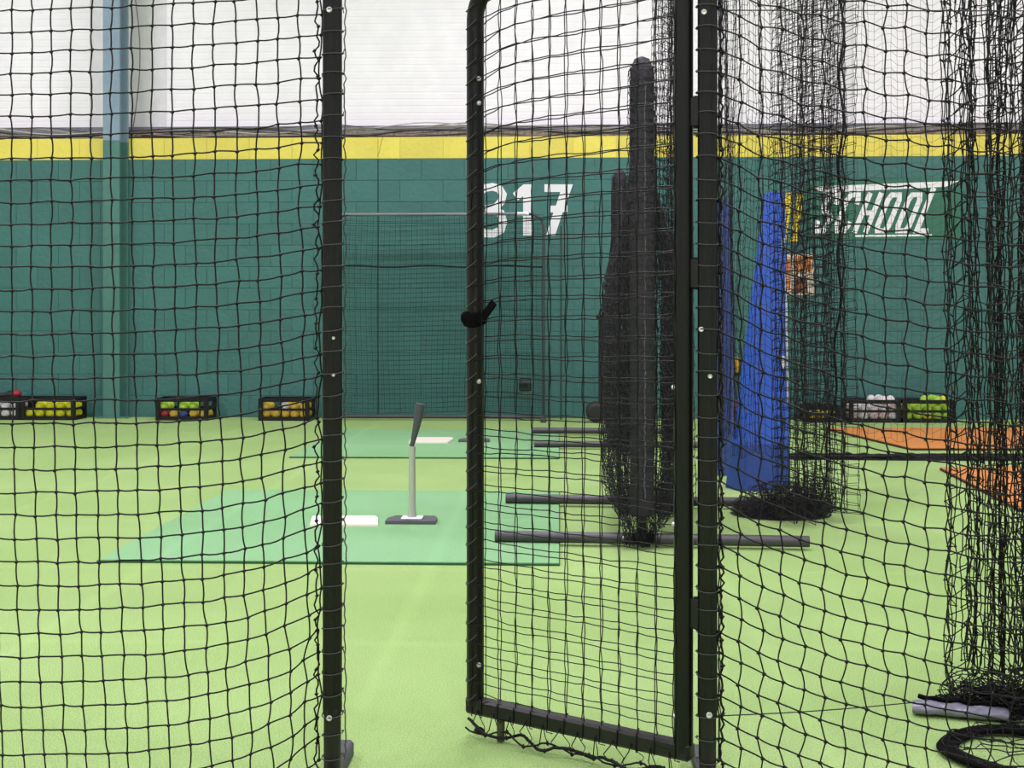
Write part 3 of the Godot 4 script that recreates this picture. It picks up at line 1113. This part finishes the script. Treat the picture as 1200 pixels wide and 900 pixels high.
# ---------------------------------------------------------------- hanging nets
# a net drawn together into folds: plan runs from a to b, n strands, folds swing by amp
func gathered(a: Vector3, b: Vector3, n: int, top: float, bottom: float, cell: float, amp: float, folds: float, clump: float, flare: float) -> Array:
	var along := (b - a)
	var across := Vector3(-along.z, 0, along.x).normalized()
	var xs := []
	var sum := 0.0
	for i in n:
		xs.append(sum)
		sum += 0.25 + pow(rng.randf(), 2.0) + clump * (0.5 + 0.5 * sin(i * 0.37)) * rng.randf()
	var off := []
	for i in n: off.append(rng.randf_range(-0.4, 0.4) * cell)
	var g := []
	var y := top
	var j := 0
	while y > bottom:
		var row := PackedVector3Array()
		for i in n:
			var k: float = xs[i] / sum
			var low := clampf(1.0 - y / 1.0, 0.0, 1.0)
			var wide := 1.0 + flare * low * low
			var q := a + along * (0.5 + (k - 0.5) * wide) + across * amp * (sin(k * folds * TAU) + 0.5 * sin(k * folds * 2.7 * TAU + 1.0))
			q += across * rng.randf_range(-0.006, 0.006) + along.normalized() * (rng.randf_range(-0.004, 0.004) + 0.012 * sin(y * 2.3 + i * 0.21))
			q.y = maxf(y + off[i] + rng.randf_range(-0.005, 0.005) - 0.02 * sin(k * 7.0), 0.004)
			row.append(q)
		g.append(row)
		y -= cell
		j += 1
	return g

func tangle(mb: MB, c: Vector3, r: Vector3, n: int, s: float, thick: float) -> void:     # heap of slack strands
	for i in n:
		var p := PackedVector3Array()
		var d := Vector3(rng.randf_range(-1, 1), rng.randf_range(0, 1), rng.randf_range(-1, 1))
		if d.length() > 1.0: d = d.normalized() * rng.randf()
		d.y *= 1.0 - 0.7 * Vector2(d.x, d.z).length()
		var q := c + d * r
		var dir := Vector3(rng.randf_range(-1, 1), rng.randf_range(-0.4, 0.4), rng.randf_range(-1, 1)).normalized()
		for k in 6:
			var e := (q - c) / r
			if e.length() > 1.0: q = c + e.normalized() * r * rng.randf_range(0.9, 1.0)
			q.y = maxf(q.y, 0.004)
			p.append(q)
			dir = (dir + Vector3(rng.randf_range(-0.7, 0.7), rng.randf_range(-0.6, 0.5), rng.randf_range(-0.7, 0.7))).normalized()
			q += dir * s
		mb.tube(p, thick, 3)
		mb.knot(p[2], thick * 2.2)

func hanging_nets() -> void:
	# net edge behind the screen
	var t := thing("divider_net", "narrow gathered net hanging beside the tall padded screen", "net", Vector3.ZERO, 0.0, "hanging divider nets")
	var mb := MB.new()
	net(mb, gathered(at(771, 365, 6.7), at(802, 365, 6.5), 60, 4.6, 0.02, 0.046, 0.05, 4.0, 0.6, 0.4), 0.0016, 0.003, 1, 0.0, 3)
	part("netting", mb.mesh(), M.net_soft, t, "", "stuff")
	mb = MB.new()
	tangle(mb, ground(778, 600), Vector3(0.13, 0.2, 0.12), 160, 0.04, 0.0016)
	part("heap", mb.mesh(), M.net_soft, t, "", "stuff")
	# broad gathered net in front of the blue pad
	t = thing("divider_net", "broad gathered net hanging in front of the blue padded post", "net", Vector3.ZERO, 0.0, "hanging divider nets")
	mb = MB.new()
	net(mb, gathered(at(912, 365, 6.0), at(990, 365, 6.2), 72, 4.6, 0.02, 0.046, 0.09, 7.0, 1.4, 0.05), 0.0016, 0.003, 1, 0.0, 3)
	net(mb, gathered(at(842, 365, 6.1), at(914, 365, 6.0), 26, 4.6, 0.3, 0.046, 0.06, 3.0, 0.8, 0.3), 0.0013, 0.0025, 1, 0.0, 3)
	net(mb, gathered(at(840, 365, 6.9), at(863, 365, 6.9), 40, 4.6, 0.3, 0.046, 0.05, 4.0, 0.3, 0.0), 0.0011, 0.0, 1, 0.0, 3)
	part("netting", mb.mesh(), M.net_soft, t, "", "stuff")
	mb = MB.new()
	tangle(mb, ground(915, 603), Vector3(0.25, 0.17, 0.2), 620, 0.05, 0.0017)
	tangle(mb, ground(950, 596), Vector3(0.14, 0.22, 0.14), 200, 0.05, 0.0017)
	part("heap", mb.mesh(), M.net_soft, t, "slack net heaped on the turf", "stuff")
	mb = MB.new()
	var p := PackedVector3Array()
	for k in 60:
		var q := k / 59.0
		p.append(at(986 + 3.0 * sin(k * 0.8) - 26.0 * pow(q, 6), -200.0 + 790.0 * q, 6.1))
	mb.tube(p, 0.006, 6)
	part("edge_rope", mb.mesh(), M.net, t, "rope along the free edge of the net")
	# fine net far behind, its hem lying on the turf
	t = thing("divider_net", "fine net across the right lane with its dark hem lying on the turf", "net", Vector3.ZERO, 0.0, "hanging divider nets")
	mb = MB.new()
	var g := []
	var x0 := at(1000, 365, 8.75).x
	for j in 72:
		var row := PackedVector3Array()
		for i in 52:
			var zig := 0.016 if (i % 4) < 2 else -0.016
			row.append(Vector3(x0 + i * 0.049 + rng.randf_range(-0.003, 0.003), 4.25 - j * 0.058 + zig, -8.75 + 0.03 * sin(i * PI / 2.0)))
		g.append(row)
	net(mb, g, 0.0011, 0.0, 1, 0.0, 3)
	part("netting", mb.mesh(), M.net_thin, t, "", "stuff")
	mb = MB.new()
	var base := ground(920, 537)
	for layer in 5:
		p = PackedVector3Array()
		for k in 90:
			p.append(Vector3(base.x + k * 0.035, 0.012 + 0.008 * (layer % 3) + rng.randf_range(0, 0.012), -8.74 + 0.02 * (layer - 2) + rng.randf_range(-0.015, 0.015)))
		mb.tube(p, 0.010, 5)
	tangle(mb, Vector3(base.x + 1.3, 0, -8.72), Vector3(1.5, 0.045, 0.06), 420, 0.035, 0.0022)
	part("hem", mb.mesh(), M.net_soft, t, "dark rolled hem on the turf")
	# heavy gathered net at the right edge
	t = thing("divider_net", "dense bundle of gathered net hanging at the far right beside the net panel", "net", Vector3.ZERO, 0.0, "hanging divider nets")
	mb = MB.new()
	net(mb, gathered(at(1128, 365, 3.15), at(1300, 365, 3.2), 54, 3.1, 0.1, 0.0455, 0.07, 6.0, 1.0, 0.1), 0.0017, 0.0038, 2, 0.003, 3)
	net(mb, gathered(at(1106, 365, 3.05), at(1136, 365, 3.1), 7, 3.1, 0.14, 0.0455, 0.03, 2.0, 0.5, 0.2), 0.0016, 0.0038, 2, 0.003, 3)
	net(mb, gathered(at(1152, 365, 3.4), at(1320, 365, 3.4), 40, 3.1, 0.02, 0.0455, 0.06, 5.0, 1.0, 0.1), 0.0017, 0.0038, 1, 0.0, 3)
	part("netting", mb.mesh(), M.net, t, "", "stuff")
	mb = MB.new()
	tangle(mb, ground(1150, 828), Vector3(0.12, 0.10, 0.09), 180, 0.03, 0.0016)
	tangle(mb, ground(1215, 838), Vector3(0.14, 0.14, 0.12), 260, 0.03, 0.0016)
	part("heap", mb.mesh(), M.net, t, "slack net heaped on the turf", "stuff")

# ---------------------------------------------------------------- blue pads
func wedge(base: Vector3, top: Vector3, wb: float, wt: float, db: float, dt: float, y0: float, y1: float, turn: float) -> MB:
	var mb := MB.new()
	var rings := []
	var bt := Basis(Vector3.UP, turn)
	for k in 9:
		var f := lerpf(y0, y1, k / 8.0)
		var c := base.lerp(top, f)
		var w := lerpf(wb, wt, f) * 0.5
		var d := lerpf(db, dt, f) * 0.5
		var r := minf(w, d) * 0.3
		var ring := PackedVector3Array()
		for q in [[1, 1], [-1, 1], [-1, -1], [1, -1]]:
			for e in 3:
				var a := atan2(q[1], q[0]) + (e - 1) * 0.7
				ring.append(c + bt * Vector3(q[0] * (w - r) + cos(a) * r * 1.2, 0, -(q[1] * (d - r) + sin(a) * r * 1.2)))
		rings.append(ring)
	# order rings to run counter-clockwise from above
	for i in rings.size():
		var rr: PackedVector3Array = rings[i]
		var c2 := Vector3.ZERO
		for q in rr: c2 += q
		c2 /= rr.size()
		var list := Array(rr)
		list.sort_custom(func(m, n2): return atan2(-(m.z - c2.z), m.x - c2.x) < atan2(-(n2.z - c2.z), n2.x - c2.x))
		rings[i] = PackedVector3Array(list)
	mb.ring_loft(rings)
	return mb

func pads() -> void:
	var base := ground(888, 572)
	var t := thing("padded_post", "tall tapering royal blue padded post leaning behind the gathered net", "pad", base, 0.0, "blue padded posts")
	var top := at(908, 226, -base.z + 0.25) - base
	part("cover", wedge(Vector3.ZERO, top, 0.31, 0.09, 0.2, 0.09, 0.13, 1.0, 0.35).mesh(), M.blue, t, "royal blue vinyl cover")
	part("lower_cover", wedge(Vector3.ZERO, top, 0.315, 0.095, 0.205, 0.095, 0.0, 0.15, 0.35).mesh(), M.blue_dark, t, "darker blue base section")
	var mb := MB.new()
	var p := PackedVector3Array()
	for k in 12:
		var f := lerpf(0.28, 0.72, k / 11.0)
		p.append(top * f + Basis(Vector3.UP, 0.35) * Vector3(lerpf(0.31, 0.09, f) * 0.5 - 0.012, 0, lerpf(0.2, 0.09, f) * 0.5 + 0.004))
	mb.tube(p, 0.007, 6)
	part("seam", mb.mesh(), mat(col(190, 196, 206), 0.6), t, "white seam strip on the cover")
	for f in [0.42, 0.82]:
		mb = MB.new()
		mb.box(top * f + Vector3(lerpf(0.31, 0.09, f) * 0.42, 0, lerpf(0.2, 0.09, f) * 0.5), Vector3(0.02, 0.07, 0.012), Basis(), 0.003)
		part("tag", mb.mesh(), mat(col(205, 208, 212), 0.6), t, "white tag")
	base = ground(847, 556)
	t = thing("padded_post", "paler blue padded post half hidden behind the hinge post", "pad", base, 0.0, "blue padded posts")
	top = at(846, 235, -base.z) - base
	part("cover", wedge(Vector3.ZERO, top, 0.13, 0.1, 0.12, 0.1, 0.0, 1.0, 0.0).mesh(), M.blue_pale, t)
	# small stand with a yellow bucket and a red bottle between the pads
	base = ground(864, 500)
	t = thing("equipment_stand", "black equipment stand beside the blue padded post", "stand", base)
	mb = MB.new()
	mb.box(Vector3(0, 0.46, 0), Vector3(0.26, 0.025, 0.22), Basis(), 0.004)
	part("top_shelf", mb.mesh(), M.crate, t)
	mb = MB.new()
	mb.box(Vector3(0, 0.075, 0), Vector3(0.26, 0.025, 0.22), Basis(), 0.004)
	part("lower_shelf", mb.mesh(), M.crate, t)
	for q in [[-1, -1], [1, -1], [-1, 1], [1, 1]]:
		mb = MB.new()
		mb.box(Vector3(q[0] * 0.12, 0.23, q[1] * 0.1), Vector3(0.02, 0.46, 0.02))
		part("leg", mb.mesh(), M.crate, t)
	t = thing("bucket", "small yellow bucket on the black equipment stand", "bucket", base + Vector3(-0.03, 0.4725, 0.02))
	mb = MB.new()
	mb.lathe(Vector3.ZERO, [[0.036, 0.0], [0.046, 0.12], [0.05, 0.12], [0.05, 0.13], [0.043, 0.13], [0.034, 0.02], [0.001, 0.02]], 16)
	part("body", mb.mesh(), mat(col(214, 168, 36), 0.5), t)
	mb = MB.new()
	p = PackedVector3Array()
	for k in 9: p.append(Vector3(cos(PI * k / 8.0) * 0.048, 0.12 + sin(PI * k / 8.0) * 0.06, 0))
	mb.tube(p, 0.003, 5)
	part("handle", mb.mesh(), M.crate, t)
	t = thing("bottle", "red bottle on the lower shelf of the equipment stand", "bottle", base + Vector3(0.0, 0.0875, 0.03))
	mb = MB.new()
	mb.lathe(Vector3.ZERO, [[0.03, 0.0], [0.033, 0.01], [0.033, 0.11], [0.016, 0.145], [0.014, 0.15]], 14)
	part("body", mb.mesh(), mat(col(176, 44, 40), 0.45), t)
	mb = MB.new()
	mb.lathe(Vector3(0, 0.15, 0), [[0.016, 0.0], [0.016, 0.02], [0.004, 0.024]], 12)
	part("cap", mb.mesh(), M.crate, t)

# ---------------------------------------------------------------- far net screen by the wall
func far_screen() -> void:
	var d := 11.72
	var a := at(392, 492, d)
	var b := at(637, 492, d)
	var top := at(500, 251, d).y
	var t := thing("backstop_screen", "wide low net screen with grey frame standing against the green wall", "net screen", Vector3(a.x, 0, -d))
	var w := b.x - a.x
	var mb := MB.new()
	mb.tube(PackedVector3Array([Vector3(0.06, top, 0), Vector3(w - 0.14, top, 0)]), 0.014, 12, true)
	part("top_rail", mb.mesh(), mat(col(128, 128, 130), 0.4, 0.3), t)
	mb = MB.new()
	mb.tube(PackedVector3Array([Vector3(w - 0.24, top, 0), Vector3(w - 0.135, top, 0)]), 0.018, 12, true)
	part("coupling", mb.mesh(), M.paint_white, t, "white coupling on the rail")
	for s in [0, 1]:
		mb = MB.new()
		var p := PackedVector3Array()
		var x := 0.0 if s == 0 else w
		var sg := 1.0 if s == 0 else -1.0
		p.append(Vector3(x, 0.03, 0)); p.append(Vector3(x, top - 0.12, 0)); p.append(Vector3(x + sg * 0.02, top - 0.05, 0)); p.append(Vector3(x + sg * 0.08, top - 0.01, 0)); p.append(Vector3(x + sg * 0.14, top, 0))
		mb.tube(p, 0.013, 12, true)
		part("upright", mb.mesh(), mat(col(52, 60, 60), 0.5), t)
		mb = MB.new()
		mb.box(Vector3(x, 0.018, 0.03), Vector3(0.05, 0.036, 0.4), Basis(), 0.008)
		part("foot", mb.mesh(), M.grey_pipe, t)
	mb = MB.new()
	mb.tube(PackedVector3Array([Vector3(0, 0.035, 0), Vector3(w, 0.035, 0)]), 0.018, 10, true)
	part("bottom_rail", mb.mesh(), M.grey_pipe, t)
	mb = MB.new()
	for lay in 2:
		var g := []
		for j in 44:
			var y := top - 0.01 - j * 0.044
			if y < 0.04: break
			var row := PackedVector3Array()
			for i in int(w / 0.05) + 1:
				var x := minf(i * 0.0505 + lay * 0.02, w)
				row.append(Vector3(x + 0.012 * sin(y * 3.0 + i * 0.2), y - 0.012 * sin(x / w * PI * 2.0 + lay) - lay * 0.016, 0.02 - 0.06 * lay + 0.02 * sin(i * 0.4 + y)))
			g.append(row)
		net(mb, g, 0.0017 - lay * 0.0009, 0.0, 1, 0.0, 3)
	part("netting", mb.mesh(), M.net_far, t, "fine dark netting", "stuff")
	mb = MB.new()
	var sag := PackedVector3Array()
	for k in 30: sag.append(Vector3(w * k / 29.0, at(500, 312, d).y + 0.008 * sin(k * 0.6), -0.03))
	mb.tube(sag, 0.008, 6)
	part("slack_fold", mb.mesh(), M.net_far, t, "dark fold of slack netting")
	# second upright standing behind
	mb = MB.new()
	mb.tube(PackedVector3Array([Vector3(w + 0.16, 0.0, -0.12), Vector3(w + 0.16, top - 0.1, -0.12)]), 0.008, 8, true)
	part("brace", mb.mesh(), mat(col(40, 62, 58), 0.6), t)
	# small black box on the wall
	var bp := at(615.5, 453, 11.6)
	t = thing("junction_box", "small black box hanging on the net screen below the numerals", "box", bp)
	mb = MB.new()
	mb.box(Vector3.ZERO, Vector3(0.115, 0.085, 0.05), Basis(), 0.014)
	part("case", mb.mesh(), mat(col(22, 22, 24), 0.4), t)
	mb = MB.new()
	mb.box(Vector3(-0.01, 0.012, 0.026), Vector3(0.07, 0.04, 0.006), Basis(), 0.002)
	part("lid", mb.mesh(), M.crate, t)
	mb = MB.new()
	mb.tube(PackedVector3Array([Vector3(-0.045, 0.03, 0), Vector3(-0.045, 0.07, -0.08), Vector3(0.045, 0.07, -0.08), Vector3(0.045, 0.03, 0)]), 0.006, 6)
	part("hook", mb.mesh(), M.crate, t)
	# black machine half hidden behind the far screen
	var mp := ground(706, 494)
	t = thing("pitching_machine", "black upright machine with a top handle half hidden behind the far padded screen", "machine", mp)
	mb = MB.new()
	mb.box(Vector3(0.02, 0.55, 0), Vector3(0.11, 0.78, 0.16), Basis(), 0.02)
	part("body", mb.mesh(), mat(col(30, 30, 33), 0.45), t)
	mb = MB.new()
	mb.box(Vector3(0.02, 0.95, 0), Vector3(0.15, 0.05, 0.18), Basis(), 0.012)
	part("collar", mb.mesh(), M.crate, t)
	mb = MB.new()
	var hp := PackedVector3Array()
	for k in 11: hp.append(Vector3(0.03 - cos(PI * k / 10.0) * 0.055, 0.97 + 0.05 * minf(1.0, sin(PI * k / 10.0) * 1.6), 0))
	mb.tube(hp, 0.009, 8)
	part("handle", mb.mesh(), M.crate, t)
	for s in [-0.09, 0.09]:
		mb = MB.new()
		mb.lathe(Vector3(-0.06, 0.09, s), [[0.05, -0.02], [0.09, -0.018], [0.09, 0.018], [0.05, 0.02]], 18, Basis(Vector3(1, 0, 0), PI / 2))
		part("wheel", mb.mesh(), mat(col(24, 24, 25), 0.6), t)
	mb = MB.new()
	mb.box(Vector3(0.02, 0.12, 0), Vector3(0.16, 0.09, 0.14), Basis(), 0.01)
	part("base", mb.mesh(), M.crate, t)
	mb = MB.new()
	mb.box(Vector3(0.03, 0.42, 0.084), Vector3(0.03, 0.11, 0.012), Basis(), 0.004)
	part("plate", mb.mesh(), mat(col(196, 192, 184), 0.5), t, "pale plate on the front")

# ---------------------------------------------------------------- batting tees
func tees() -> void:
	for q in [{"p": ground(483, 614.5), "w": 0.235, "label": "batting tee with silver post and bent grey rubber cup on the near mat", "kink": 1.0}, {"p": ground(556, 519), "w": 0.235, "label": "batting tee on the far mat, mostly hidden by the door stile", "kink": 0.25}]:
		var t := thing("batting_tee", q.label, "batting tee", q.p + Vector3(0, 0.012, 0), 0.0, "batting tees")
		var mb := MB.new()
		var w: float = q.w / 2
		var poly := PackedVector2Array([Vector2(-w, -0.075), Vector2(w, -0.075), Vector2(w, 0.02), Vector2(w - 0.02, 0.09), Vector2(-w + 0.03, 0.09), Vector2(-w, 0.02)])
		mb.prism(poly, 0.0, 0.016, Transform3D(Basis(Vector3(1, 0, 0), -PI / 2), Vector3.ZERO))
		part("base", mb.mesh(), mat(col(84, 85, 88), 0.7), t, "dark grey rubber base")
		mb = MB.new()
		mb.box(Vector3(0, 0.020, 0), Vector3(0.1, 0.008, 0.08), Basis(), 0.003)
		part("socket_plate", mb.mesh(), M.paint_white, t, "white plate round the post foot")
		mb = MB.new()
		mb.lathe(Vector3.ZERO, [[0.022, 0.022], [0.020, 0.04], [0.0175, 0.06], [0.0165, 0.2], [0.0155, 0.355]], 18)
		part("post", mb.mesh(), M.silver, t, "silver metal post")
		mb = MB.new()
		var rings := []
		for k in 12:
			var f := k / 11.0
			var tilt: float = q.kink * 0.22 * smoothstep(0.1, 0.4, f)
			var cx: float = q.kink * (0.042 * f + 0.003 * sin(f * PI) - 0.003)
			var rad := lerpf(0.0100, 0.0238, smoothstep(-0.2, 1.1, f))
			var bt := Basis(Vector3(0, 0, 1), -tilt)
			var ring := PackedVector3Array()
			for j in 18:
				var a := TAU * j / 18.0
				ring.append(Vector3(cx, 0.35 + 0.205 * f, 0) + bt * Vector3(cos(a) * rad, 0, -sin(a) * rad))
			rings.append(ring)
		mb.ring_loft(rings)
		part("cup", mb.mesh(), mat(col(70, 73, 78), 0.65), t, "bent grey rubber cup")

# ---------------------------------------------------------------- crates and balls
func crate_into(t: Node3D, w: float, h: float, d: float) -> void:
	var mb := MB.new()
	mb.box(Vector3(0, 0.006, 0), Vector3(w, 0.012, d), Basis(), 0.002)
	part("bottom", mb.mesh(), M.crate, t)
	for q in [[-1, -1], [1, -1], [-1, 1], [1, 1]]:
		mb = MB.new()
		mb.box(Vector3(q[0] * (w / 2 - 0.02), h / 2, q[1] * (d / 2 - 0.012)), Vector3(0.04, h, 0.024), Basis(), 0.003)
		part("corner_post", mb.mesh(), M.crate, t)
	for s in [-1, 1]:
		for y in [[0.022, 0.03], [h * 0.5, 0.022], [h - 0.017, 0.034]]:
			mb = MB.new()
			mb.box(Vector3(0, y[0], s * (d / 2 - 0.008)), Vector3(w - 0.01, y[1], 0.012), Basis(), 0.002)
			part("rail", mb.mesh(), M.crate, t)
			mb = MB.new()
			mb.box(Vector3(s * (w / 2 - 0.008), y[0], 0), Vector3(0.012, y[1], d - 0.01), Basis(), 0.002)
			part("rail", mb.mesh(), M.crate, t)

func crates() -> void:
	var w := 0.5
	var dd := 0.30
	var z := -WALL + 0.24
	var ballmesh := MB.new()
	ballmesh.ball(Vector3.ZERO, Vector3.ONE, 14, 9)
	var bm := ballmesh.mesh()
	var yel := mat(col(206, 206, 30), 0.55)
	var lime := mat(col(160, 200, 56), 0.55)
	var whi := mat(col(214, 210, 208), 0.55)
	var amber := mat(col(206, 174, 56), 0.55)
	var red := mat(col(158, 40, 58), 0.55)
	var blu := mat(col(52, 74, 140), 0.55)
	var pink := mat(col(206, 178, 172), 0.55)
	# [left u, right u, label, filling]
	var list := [
		[-32.0, 31.0, "black crate of white balls at the left edge, against the wall", "white", "leftmost crate"],
		[31.5, 95.0, "black crate full of yellow balls left of the steel column", "yellow", "crate left of steel column"],
		[188.0, 249.0, "black crate of mixed coloured balls right of the steel column", "mixed", "crate right of steel column"],
		[307.0, 366.0, "black crate of amber balls and one white ball near the door post", "amber", "crate beside door post"],
		[940.0, 981.0, "small dark crate of amber balls behind the gathered net", "amber2", "small crate behind nets"],
		[991.0, 1051.0, "black crate heaped with white balls by the right wall end", "heap", "heaped right hand crate"],
		[1053.0, 1114.0, "black crate full of lime yellow balls, rightmost crate at the wall", "lime", "rightmost crate"],
	]
	for q in list:
		var d := -z
		var a := at(q[0], 480, d)
		var b := at(q[1], 480, d)
		var cw := b.x - a.x
		var ch := 0.205 if q[3] != "amber2" else 0.15
		var c := Vector3((a.x + b.x) / 2, 0, z)
		var t := thing("ball_crate", q[2], "crate", c, 0.0, "ball crates along the wall")
		crate_into(t, cw, ch, dd)
		var r := 0.041
		var nx := int((cw - 0.03) / (2 * r))
		var sx := (cw - 0.03) / nx
		var nz := 3
		var sz := (dd - 0.04) / nz
		var layers := 2
		if q[3] in ["heap", "lime"]: layers = 3
		if q[3] == "amber2": layers = 1
		for ly in layers:
			for iz in nz:
				for ixx in nx:
					var hx := 0.0
					var y := 0.012 + r + ly * 0.071
					if ly == 2:
						var cxk: float = absf(ixx - (nx * 0.6)) + absf(iz - 1) * 0.8
						if cxk > 1.6: continue
					var p := Vector3(-cw / 2 + 0.015 + sx * (ixx + 0.5) + hx, y + rng.randf_range(0, 0.006), -dd / 2 + 0.02 + sz * (iz + 0.5)) + Vector3(rng.randf_range(-0.002, 0.002), 0, rng.randf_range(-0.002, 0.002))
					var m: Material = yel
					var lab := ""
					var rr := r
					match q[3]:
						"white": m = whi
						"yellow":
							if ly == 1 and ixx == 0: continue
						"lime": m = lime if rng.randf() < 0.75 else yel
						"heap": m = whi if rng.randf() < 0.7 else pink
						"amber2": m = amber
						"mixed":
							if ly == 1 and (ixx in [1, 4] or iz == 0 and ixx == 3): continue
							m = lime if ly == 1 else [red, amber, blu, amber, amber][ixx % 5]
							if ly == 1: rr = 0.044
						"amber":
							if ly == 1 and ixx == 1: continue
							m = whi if ly == 1 and ixx == 2 and iz == 2 else amber
					var hue: String = {yel: "yellow", lime: "lime", whi: "white", amber: "amber", red: "red", blu: "blue", pink: "pinkish white"}[m]
					lab = "%s ball, %s layer, %s row, %s from left, %s" % [hue, ["lower", "upper", "heaped"][ly], ["back", "middle", "front"][iz], ["first", "second", "third", "fourth", "fifth", "sixth"][ixx], q[4]]
					var o := one("ball", bm, m, lab, "ball", c + p, "balls in the " + q[4])
					o.scale = Vector3.ONE * rr
	# glove on the left crate
	var gp := at(20, 466, -z + -0.05)
	var t2 := thing("fielding_glove", "dark and red fielding glove lying on the leftmost crate", "glove", Vector3(at(17, 466, -z).x, 0.205, z + 0.04))
	var g := MB.new()
	g.ball(Vector3(0, 0.03, 0), Vector3(0.075, 0.032, 0.08), 16, 10)
	part("palm", g.mesh(), mat(col(38, 34, 38), 0.6), t2)
	for k in 4:
		g = MB.new()
		g.ball(Vector3(-0.07 - 0.004 * k, 0.022, -0.05 + k * 0.034), Vector3(0.055, 0.019, 0.018), 12, 8)
		part("finger", g.mesh(), mat(col(38, 34, 38), 0.6), t2)
	g = MB.new()
	g.ball(Vector3(0.05, 0.034, 0.03), Vector3(0.045, 0.033, 0.05), 14, 9)
	part("thumb", g.mesh(), mat(col(150, 26, 48), 0.55), t2, "red thumb pad")

# ---------------------------------------------------------------- things on the floor at the right
func floor_things() -> void:
	# grey sleeve
	var a := ground(1069, 836)
	var b := ground(1182, 846)
	var t := thing("fabric_sleeve", "shiny grey fabric sleeve lying on the turf under the gathered net", "sleeve", a)
	var mb := MB.new()
	var rings := []
	var dir := (b - a)
	var L := dir.length()
	dir = dir.normalized()
	var side := Vector3(dir.z, 0, -dir.x)
	for k in 26:
		var f := k / 25.0
		var ring := PackedVector3Array()
		for j in 14:
			var ang := TAU * j / 14.0
			var wv := 1.0 + 0.12 * sin(f * 21.0 + j * 1.3) + 0.08 * sin(f * 43.0 + j * 2.1)
			var hh := 0.017 * wv * (0.9 if k > 0 and k < 25 else 0.7)
			var ww := 0.030 * (1.0 + 0.1 * sin(f * 13.0))
			ring.append(dir * L * f + side * (cos(ang) * ww) + Vector3(0, maxf(0.018 + sin(ang) * hh, 0.002), 0))
		rings.append(ring)
	var probe: Vector3 = (rings[0][1] - rings[0][0]).cross(rings[1][0] - rings[0][0])
	if probe.dot(rings[0][0] - Vector3(0, 0.018, 0)) < 0:
		for i in rings.size():
			var rr: PackedVector3Array = rings[i]
			rr.reverse()
			rings[i] = rr
	mb.ring_loft(rings)
	part("sleeve", mb.mesh(), M.sleeve, t)
	mb = MB.new()
	var p := PackedVector3Array()
	for k in 12: p.append(dir * (0.015 + 0.02 * k) + Vector3(0, 0.034 + rng.randf_range(0, 0.008), 0) + side * rng.randf_range(0.0, 0.02))
	mb.tube(p, 0.006, 6)
	part("drawcord", mb.mesh(), M.black_cloth, t, "black cord along the sleeve")
	# flat hoop of a pop-up net
	var c := ground(1196, 886)
	t = thing("net_hoop", "flat black fabric hoop of a folded net lying at the lower right", "hoop", c)
	mb = MB.new()
	rings = []
	for k in 49:
		var ang := TAU * k / 48.0
		var ring := PackedVector3Array()
		var lift := 0.004 * (1.0 + sin(ang * 3.0))
		for s in [[0.128, 0.002], [0.168, 0.001], [0.172, 0.006], [0.168, 0.012], [0.128, 0.011], [0.125, 0.006]]:
			ring.append(Vector3(cos(ang) * s[0] * 1.06, s[1] + lift, sin(ang) * s[0] * 0.96))
		rings.append(ring)
	mb.ring_loft(rings, false)
	part("band", mb.mesh(), M.black_cloth, t, "black cloth band")
	mb = MB.new()
	var g := []
	for j in 9:
		var row := PackedVector3Array()
		for i in 9:
			var q := Vector2(i - 4, j - 4) * 0.04
			if q.length() > 0.16: q = q.normalized() * 0.16
			row.append(Vector3(q.x + rng.randf_range(-0.01, 0.01), 0.014 + rng.randf_range(0, 0.016), q.y + rng.randf_range(-0.01, 0.01)))
		g.append(row)
	net(mb, g, 0.0013, 0.003, 2, 0.005, 4)
	part("netting", mb.mesh(), M.net, t, "", "stuff")
